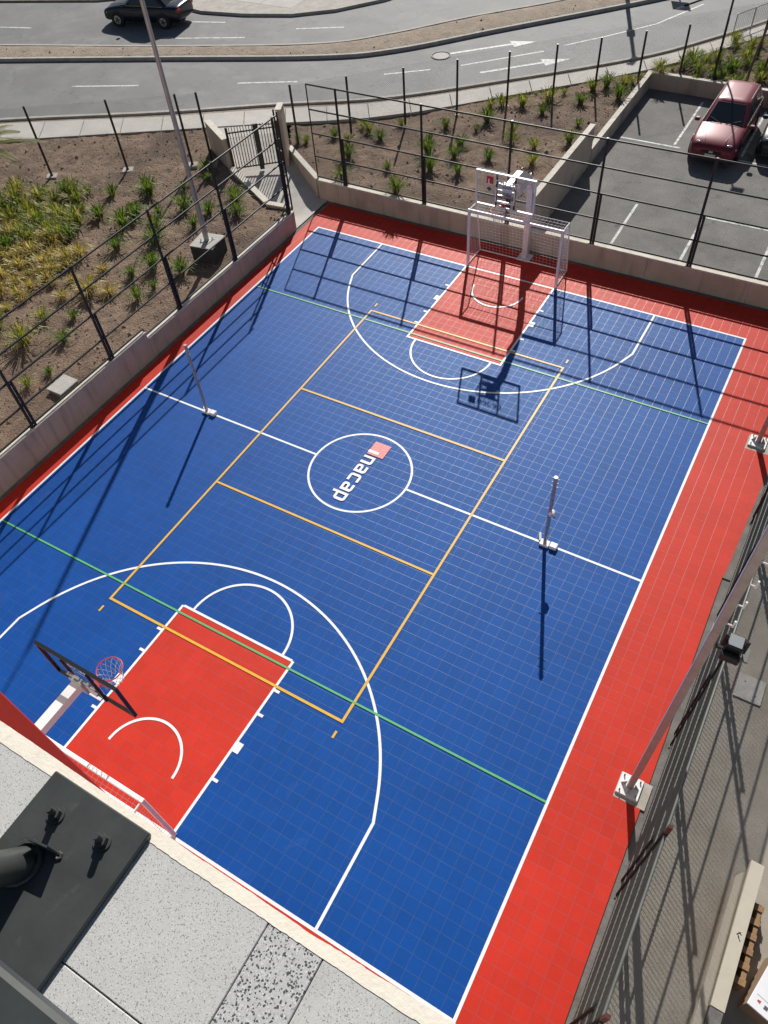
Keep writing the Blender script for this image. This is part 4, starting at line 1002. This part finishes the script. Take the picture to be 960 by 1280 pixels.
# ================================================================== CARS (local +x forward)
def car(name, label, loc, rz, Lc, Wc, Hc, paint, roofm=None, wagon=False, hoodm=None):
    t = thing(name, label, 'car', loc, rz); h = Lc/2; w = Wc/2
    sh = .93 if not wagon else .98
    # stations: x fraction, half width, shoulder z, top z, bottom z
    if wagon: ST = [(-1,.80,.62,.70,.38),(-.975,.92,.80,.98,.26),(-.9,.97,.84,1.0,.22),(-.6,1,.86,1.0,.2),(-.2,1,.85,.98,.2),(.2,1,.83,.97,.2),(.42,.99,.82,.97,.2),(.55,.985,.80,.945,.2),(.78,.97,.74,.87,.2),(.90,.92,.67,.78,.2),(.965,.84,.60,.69,.2),(1,.70,.50,.56,.26)]
    else: ST = [(-1,.78,.62,.80,.4),(-.97,.88,.74,.93,.28),(-.85,.95,.80,.96,.22),(-.6,.99,.82,.96,.2),(-.2,1,.82,.95,.2),(.2,1,.80,.94,.2),(.4,.99,.79,.93,.2),(.55,.985,.77,.90,.2),(.78,.97,.72,.83,.2),(.90,.92,.65,.74,.2),(.965,.84,.58,.66,.2),(1,.70,.50,.55,.26)]
    ring = []
    for (fx, fw, zs, ztp, zb) in ST:
        ww = w*fw; half = [(0,zb),(ww*.86,zb),(ww*.97,zb+.08),(ww,(zb+zs)/2),(ww*.985,zs),(ww*.93,zs+(ztp-zs)*.72),(ww*.80,ztp),(ww*.45,ztp+.025),(0,ztp+.032)]
        ring.append([(fx*h,y,z) for y,z in half]+[(fx*h,-y,z) for y,z in half[-2:0:-1]])
    b = MB(); n = len(ring[0])
    vs = [p for r_ in ring for p in r_]; fs = []
    for i in range(len(ring)-1):
        for k in range(n): k2 = (k+1) % n; fs.append((i*n+k, (i+1)*n+k, (i+1)*n+k2, i*n+k2))
    fs += [tuple(range(n)), tuple(range((len(ring)-1)*n+n-1, (len(ring)-1)*n-1, -1))]
    b.add(vs, fs); body = b.build('body', paint, t)
    sd = body.modifiers.new('s', 'SUBSURF'); sd.levels = 1; sd.render_levels = 2; smooth_angle(body, 180)
    # cabin
    xb0, xb1 = (-.93*h, .40*h) if wagon else (-.70*h, .40*h)
    xr0, xr1 = (-.80*h, .02*h) if wagon else (-.42*h, .03*h)
    zb, zr = .93 if not wagon else .96, Hc-.06
    wb, wr = w*.90, w*.70
    def cring(x0, x1, ww, z, cr=.19):
        pts = []
        for (cx, cy, a0) in ((x1-cr, ww-cr, 0), (x0+cr, ww-cr, 90), (x0+cr, -ww+cr, 180), (x1-cr, -ww+cr, 270)):
            for k in range(4): a = R(a0+30*k); pts.append((cx+cr*math.cos(a), cy+cr*math.sin(a), z))
        return pts
    rings = [cring(xb0,xb1,wb,zb-.06), cring(xb0,xb1,wb,zb), cring(xr0,xr1,wr,zr), cring(xr0+.05,xr1-.05,wr-.05,zr+.04), cring(xr0+.25,xr1-.25,wr-.3,zr+.06)]
    b = MB(); vs = [p for r_ in rings for p in r_]; n = 16; fs = []
    fr_ = []
    for i in range(4):
        for k in range(n): k2 = (k+1) % n; (fs if i < 2 else fr_).append((i*n+k, i*n+k2, (i+1)*n+k2, (i+1)*n+k))
    fr_.append(tuple(range(4*n, 5*n))); b.add(vs, fs); cab = b.build('cabin', paint, t); smooth_angle(cab, 40)
    b = MB(); b.add(vs[2*n:], [tuple(i-2*n for i in f) for f in fr_]); smooth_angle(b.build('roof', roofm or paint, t), 40)
    # glass panels, 6 mm proud of the cabin faces
    def quad_on(A, B, C, D, nm, e=.008, th=1):
        A, B, C, D = map(Vector, (A, B, C, D)); nn = (B-A).cross(D-A).normalized()
        ctr = (A+B+C+D)/4
        if nn.dot(ctr-Vector((ctr.x*.2,0,ctr.z-.2))) < 0: nn = -nn
        bq = MB(); o = nn*e; i_ = nn*(-.02)
        bq.add([A+o,B+o,C+o,D+o,A+i_,B+i_,C+i_,D+i_], [(0,1,2,3),(0,4,5,1),(1,5,6,2),(2,6,7,3),(3,7,4,0)]); return bq.build(nm, 'carglass', t)
    lp_ = lambda a, c, f: a+(c-a)*f
    def face(x_b, x_r, y_b, y_r, f): return (lp_(x_b, x_r, f), lp_(y_b, y_r, f), lp_(zb, zr, f))
    for nm, xb, xr in (('windscreen', xb1, xr1), ('rear_window', xb0, xr0)):
        ya, yb_ = wb-.13, wr-.12
        a = face(xb, xr, -ya, -yb_, .06); c = face(xb, xr, ya, yb_, .06); d = face(xb, xr, ya, yb_, .93); e = face(xb, xr, -ya, -yb_, .93)
        quad_on(a, c, d, e, nm)
    segs = [(.05,.44),(.48,.80),(.83,.96)] if wagon else [(.08,.46),(.50,.92)]
    for s in (-1, 1):
        for (u0, u1) in segs:
            q = []
            for (u, f) in ((u0,.10),(u1,.10),(u1,.90),(u0,.90)):
                xb = lp_(xb1-.14, xb0+.14, u); xr = lp_(xr1-.10, xr0+.10, u); q.append((lp_(xb, xr, f), s*lp_(wb, wr, f), lp_(zb, zr, f)))
            quad_on(*q, 'side_window')
    # wheels with arches
    for fx in (.60, -.58):
        for s in (-1, 1):
            x = fx*h; rw = .31
            MB().tube((x, s*(w-.17), rw+.02), (x, s*(w+.004), rw+.02), rw+.055, 22).build('wheel_arch', 'black', t)
            wh = smooth_angle(MB().tube((x, s*(w-.15), rw), (x, s*(w+.02), rw), rw, 24).build('tyre', 'tyre', t), 50)
            rm = smooth_angle(MB().tube((x, s*(w+.0), rw), (x, s*(w+.026), rw), rw*.62, 20).build('rim', 'alloy', wh), 50)
            bs = MB()
            for k in range(5):
                a = k*1.2566; bs.bar((x, s*(w+.028), rw), (x+rw*.5*math.cos(a+.63), s*(w+.028), rw+rw*.5*math.sin(a+.63)), .055, .006, (0,1,0))
            bs.build('rim_gap', 'black', wh)
    for s in (-1, 1):
        z0 = .66 if not wagon else .71; q = MB(); vs = []; nu, nv = 14, 8
        fw_ = Vector((.80, s*.42, .40)).normalized(); up_ = Vector((-.42, s*.30, .86)); up_ = (up_-fw_*up_.dot(fw_)).normalized(); sd_ = fw_.cross(up_)
        for a in range(nv):
            th_ = math.pi/2*a/(nv-1)
            for c in range(nu):
                ph = 2*math.pi*c/nu; vs.append(Vector((h*.885, s*w*.735, z0-.01))+sd_*(.20*math.cos(th_)*math.cos(ph))+up_*(.078*math.cos(th_)*math.sin(ph))+fw_*(.055*math.sin(th_)))
        q.add(vs, [(a*nu+c, a*nu+(c+1) % nu, (a+1)*nu+(c+1) % nu, (a+1)*nu+c) for a in range(nv-1) for c in range(nu)]); q.build('headlight', 'lamp', t, smooth=True)
        MB().bbox(-h*.995,-h*.93, s*w*.72-.13, s*w*.72+.13, .70,.86,.02).build('tail_light', 'tail', t)
        MB().bbox(h*.30,h*.38, s*(w+.10)-.09, s*(w+.10)+.09, .93,1.05,.03).build('mirror', paint, t)
        MB().box(h*.02,h*.14, s*(w+.004)-.008, s*(w+.004)+.008, .74,.765).build('door_handle', paint, t)
        MB().bar((h*.20,s*(w*.998),.30),(h*.20,s*(w*.985),.80), .008,.012,(1,0,0)).build('door_gap', 'black', t)
        MB().bar((-h*.22,s*(w*.998),.30),(-h*.22,s*(w*.985),.80), .008,.012,(1,0,0)).build('door_gap', 'black', t)
    MB().bbox(h*.955,h*1.0, -w*.42,w*.42, .50,.60,.012).build('grille', 'black', t)
    MB().bbox(h*.97,h*1.003, -w*.62,w*.62, .26,.38,.012).build('lower_intake', 'black', t)
    MB().box(h*1.001,h*1.012, -.18,.18, .40,.50).build('number_plate', 'plate', t)
    MB().box(h*.993,h*1.006, -.07,.07, .545,.60).build('badge', 'chrome', t)
    for s in (-1, 1):
        MB().bar((xb1-.2, s*(wb+.006), zb+.012), (xb0+.2, s*(wb+.006), zb+.012), .012, .02).build('window_trim', roofm or 'chrome', t)
        if wagon: MB().path([(xr1-.15, s*(wr-.03), zr+.035), (xr1-.25, s*(wr-.03), zr+.085), (xr0+.25, s*(wr-.03), zr+.085), (xr0+.15, s*(wr-.03), zr+.035)], .014, 6).build('roof_rail', 'chrome', t)
        MB().bar((h*.44, s*w*.62, .985 if wagon else .945), (h*.86, s*w*.40, .865 if wagon else .825), .012, .012).build('hood_crease', paint, t)
        MB().bar((xb1+.02, s*.06, zb+.035), (xb1-.16, s*(.06+.48), zb+.155), .016, .012).build('wiper', 'tyre', t)
    return t
car('parked_car', 'metallic red estate car parked nose-out in the marked bay', (3.80, 20.32, ZP), -math.pi/2, 4.35, 1.72, 1.50, 'carred', wagon=True)
car('parked_car', 'black car parked next to the red estate car', (5.98, 21.3, ZP), -math.pi/2, 4.3, 1.75, 1.48, 'carblue', wagon=True)
tx = car('taxi', 'black saloon taxi with an orange roof driving beyond the median', (-25.35, 21.42, ZR), math.pi+.20, 4.5, 1.80, 1.55, 'carblack', roofm='taxi_roof')
MB().bbox(-.35,-.15,-.28,.28,1.60,1.70,.02).build('roof_sign', 'white', tx)

# ================================================================== PLANTS
def tuft_mesh(nm, n, h, sp, mats, seed):
    rnd = random.Random(seed); b = MB()
    for k in range(n):
        a = rnd.uniform(0, 6.283); lean = rnd.random()**.7*sp; hh = h*rnd.uniform(.55, 1.1)*(1-.25*lean/sp); r0 = rnd.uniform(0, .07)
        wd = rnd.uniform(.011, .020); d = Vector((math.cos(a), math.sin(a), 0)); s = Vector((-d.y, d.x, 0)); p = d*r0
        pts = [p, p+d*lean*.25*h+Vector((0,0,hh*.55)), p+d*lean*.75*h+Vector((0,0,hh*.92)), p+d*lean*1.25*h+Vector((0,0,hh*(.9-.35*lean)))]
        m = rnd.choices(range(len(mats)), [3]+[1]*(len(mats)-1))[0]
        vs = []
        for i, q in enumerate(pts[:3]): vs += [q-s*wd*(1-.22*i), q+s*wd*(1-.22*i)]
        vs.append(pts[3]); b.add(vs, [(0,1,3,2),(2,3,5,4),(4,5,6)], m)
    o = b.build(nm, mats); me = o.data; bpy.data.objects.remove(o); return me
TG = [tuft_mesh('grass_tuft', 85, .44, .85, ['leaf_green', 'leaf_lime'], i) for i in range(4)]
TLm = [tuft_mesh('grass_tuft', 85, .46, .95, ['leaf_lime', 'leaf_green', 'leaf_straw'], 10+i) for i in range(4)]
TS = [tuft_mesh('grass_tuft', 95, .34, 1.1, ['leaf_straw', 'leaf_lime'], 20+i) for i in range(4)]
placed = []
def tuft(px, py, kind, sc=1.0, z=ZG+.05, grp=None):
    p = G(px, py, z)
    if not (inpoly(p.x, p.y, GL) or inpoly(p.x, p.y, GR)): return
    for (q, _) in placed:
        if (q-p).length < .2: return
    placed.append((p, 0))
    me = random.choice({'g': TG, 'l': TLm, 's': TS}[kind]); o = bpy.data.objects.new('grass_tuft', me); COL.objects.link(o)
    zz = gz(p.x, p.y); o.location = (p.x, p.y, zz-.01); s = sc*random.choice((.75, 1.0, 1.2, 1.35, 1.6))*random.uniform(.9, 1.1); s *= .82 if p.y > 11 and p.x > -11 else 1.0; o.scale = (s, s, s*random.uniform(.9, 1.1)); o.rotation_euler = (0, 0, random.uniform(0, 6.28))
    far = p.y > 11 and p.x > -11
    col = {'g': 'green', 'l': 'yellow-green', 's': 'straw-coloured'}[kind]; size = 'small ' if s < .72*sc else ('large ' if s > 1.2*sc else '')
    best = min(MARKS, key=lambda mk: math.hypot(p.x-mk[0], p.y-mk[1])/mk[2])
    where = best[3] if math.hypot(p.x-best[0], p.y-best[1]) < best[2] and best[4] == far else ('in the bed between the far fence and the pavement' if far else 'in the open garden bed')
    tag(o, size+col+' grass tuft '+where, 'grass tuft', col+' tufts '+where)
MARKS = [(-9.0,5.5,1.9,'beside the light pole block',False),(-8.5,-1.6,2.0,'near the grey junction box',False),(-12.3,9.6,1.9,'by the gate wing wall',False),(-9.9,8.9,1.4,'along the low walkway kerb',False),
         (-18,7.2,1.8,'near a boundary fence footing',False),(-15.5,8.7,1.8,'near a boundary fence footing',False),(-16.0,3.5,1.8,'under the palm',False),(-8.6,2.6,1.3,'against the retaining wall',False),
         (-1.2,13.5,1.8,'beside the tall parking wall',True),(-.9,19.5,1.6,'beside the lower parking wall',True),(-.9,22,1.6,'beside the lower parking wall',True),(-10,12.9,1.5,'by the tall gate pier',True),
         (-7.3,15.7,1.1,'at a boundary fence post',True),(-5.7,17.2,1.1,'at a boundary fence post',True),(-4.2,18.6,1.1,'at a boundary fence post',True),(-2.8,20,1.1,'at a boundary fence post',True),
         (2.3,24.8,2.4,'behind the car park wall',True),(.6,24.8,1.6,'behind the car park wall',True),(4.5,25.5,2.5,'around the leaning young tree',True),(-4,12.2,1.4,'just behind the far fence',True),(-7,12.2,1.4,'just behind the far fence',True)]
c1 = lambda x, y: (x/4.8, 130+y/4.8); c2 = lambda x, y: (x/2, 280+y/2); c3 = lambda x, y: (170+x/4.364, 200+y/4.364); c4 = lambda x, y: (480+x/2, y/2); c5 = lambda x, y: (360+x/4.8, 150+y/4.8)
for x, y in [(680,555),(605,690),(500,645),(900,545),(800,690),(745,745),(430,815),(705,875),(410,560),(535,545),(935,760),(60,865),(880,500)]: tuft(*c1(x, y), 'g', 1.05)
for x, y in [(110,620),(250,590),(190,690),(300,640),(370,700),(240,740),(90,730),(190,830),(300,790),(30,640),(340,600),(150,770),(420,720),(280,560),(160,640),(350,770),(30,880),(470,600),(120,560),(215,640)]: tuft(*c1(x, y), 'l', 1.1)
for x, y in [(120,930),(330,930),(410,940),(490,915),(50,940),(310,830),(200,900),(130,990),(270,970),(250,850),(80,800)]: tuft(*c1(x, y), 's', 1.0)
for x, y in [(25,70),(180,45),(295,62),(185,235),(160,295),(330,130),(385,110),(385,160),(345,185),(455,120),(125,375)]: tuft(*c2(x, y), 'g', .95)
for x, y in [(85,50),(110,240),(65,300),(70,405),(0,260)]: tuft(*c2(x, y), 'l', 1.0)
for x, y in [(15,100),(55,95),(80,85),(130,120),(175,105),(80,165),(60,195),(135,155),(205,78),(260,120),(275,175),(5,175),(180,145),(100,125),(10,140),(30,118),(150,120),(120,45),(40,150),(20,215)]: tuft(*c2(x, y), 's', .95)
for x, y in [(80,190),(395,110),(265,160),(265,270),(130,300),(550,240),(400,290),(320,370),(110,450),(100,590),(95,690),(250,595),(10,305),(555,300),(390,60),(540,200)]: tuft(*c3(x, y), 'g', 1.0)
for x, y in [(155,322),(115,350),(230,332),(258,310),(190,368),(175,395),(262,400),(185,435),(115,425),(10,420),(110,385),(395,290),(490,262),(485,318),(555,222),(585,250),(462,362),(815,195),(845,190),(935,192),(770,170),(30,480),(870,185)]: tuft(*c4(x, y), 'g', 1.0)
for x, y in [(320,358),(320,335),(375,372),(370,412),(600,222),(265,275),(295,270),(450,240),(410,258),(345,270),(520,232),(860,155),(830,162),(800,168),(900,160),(915,130),(640,200),(620,215),(720,180),(745,172),(880,130),(940,120),(930,150),(855,118),(690,190)]: tuft(*c4(x, y), 'l', 1.0)
for x, y in [(365,225),(595,305),(555,115),(280,105),(330,345),(850,200),(855,315),(845,115),(940,50),(110,140),(60,140)]: tuft(*c5(x, y), 'g', 1.0)
for x, y in [(485,70),(650,440),(450,45),(680,35),(360,140)]: tuft(*c5(x, y), 'l', .95)

rt = random.Random(5)
for k in range(12): tuft(rt.uniform(0, 105), rt.uniform(238, 305), 'l', 1.0)
for k in range(14): tuft(rt.uniform(0, 115), rt.uniform(300, 375), 's', 1.0)
for k in range(46): tuft(rt.uniform(822, 958), rt.uniform(70, 112)-.25*rt.uniform(0, 60), 'l' if rt.random() < .7 else 'g', .9)

# ---- palm at the left edge
pb = G(0, 258, ZG+.1)
pm = thing('palm_tree', 'palm with arching yellow-green fronds at the edge of the garden', 'palm', (pb.x, pb.y, ZG+.02))
tv = []
b = MB(); b.path([(0,0,-.05),(0,0,.7),(.02,0,1.4),(.03,.02,1.9)], [.26,.24,.21,.15], 14); smooth_angle(b.build('trunk', 'bark', pm), 40)
b = MB()
for k in range(70):
    a = k*2.4; z = .08+k*.025; r0 = .25-.05*z; d = Vector((math.cos(a), math.sin(a), 0)); s = Vector((-d.y, d.x, 0)); p = d*r0+Vector((0,0,z))
    b.add([p-s*.06, p+s*.06, p+d*.07+Vector((0,0,.12))+s*.02, p+d*.07+Vector((0,0,.12))-s*.02], [(0,1,2,3),(3,2,1,0)])
b.build('leaf_bases', 'bark', pm)
for k in range(20):
    a = k*2.3999+.3; el = R(72-52*(k/20)); Lf = random.uniform(2.1, 2.9); d = Vector((math.cos(a), math.sin(a), 0)); pts = []
    for i in range(13):
        u = i/12; pts.append(Vector((.03,.02,1.9))+d*(Lf*u*math.cos(el)*(1+.15*u))+Vector((0,0,Lf*(u*math.sin(el)-.62*u*u*(1.15-.4*math.sin(el))))))
    fb_ = MB(); fb_.path(pts, [.018*(1-.8*i/12)+.003 for i in range(13)], 5)
    for i in range(1, 48):
        u = .12+.88*i/48; f = u*12; j = min(11, int(f)); p = pts[j].lerp(pts[j+1], f-j); tdir = (pts[j+1]-pts[j]).normalized(); sd_ = tdir.cross(Vector((0,0,1))).normalized(); up = sd_.cross(tdir)
        ll = .34*math.sin(math.pi*min(1, u*.9+.12))**.6+.05
        for s in (-1, 1):
            tip = p+sd_*s*ll*.75+tdir*ll*.55+up*(.10-.18*u)*ll-Vector((0,0,.06*ll)); mid = p.lerp(tip, .5)+up*.02
            fb_.add([p-tdir*.011, p+tdir*.011, mid+tdir*.015, mid-tdir*.015, tip], [(0,1,2,3),(3,2,4)])
    fb_.build('frond', 'leaf_palm', pm)
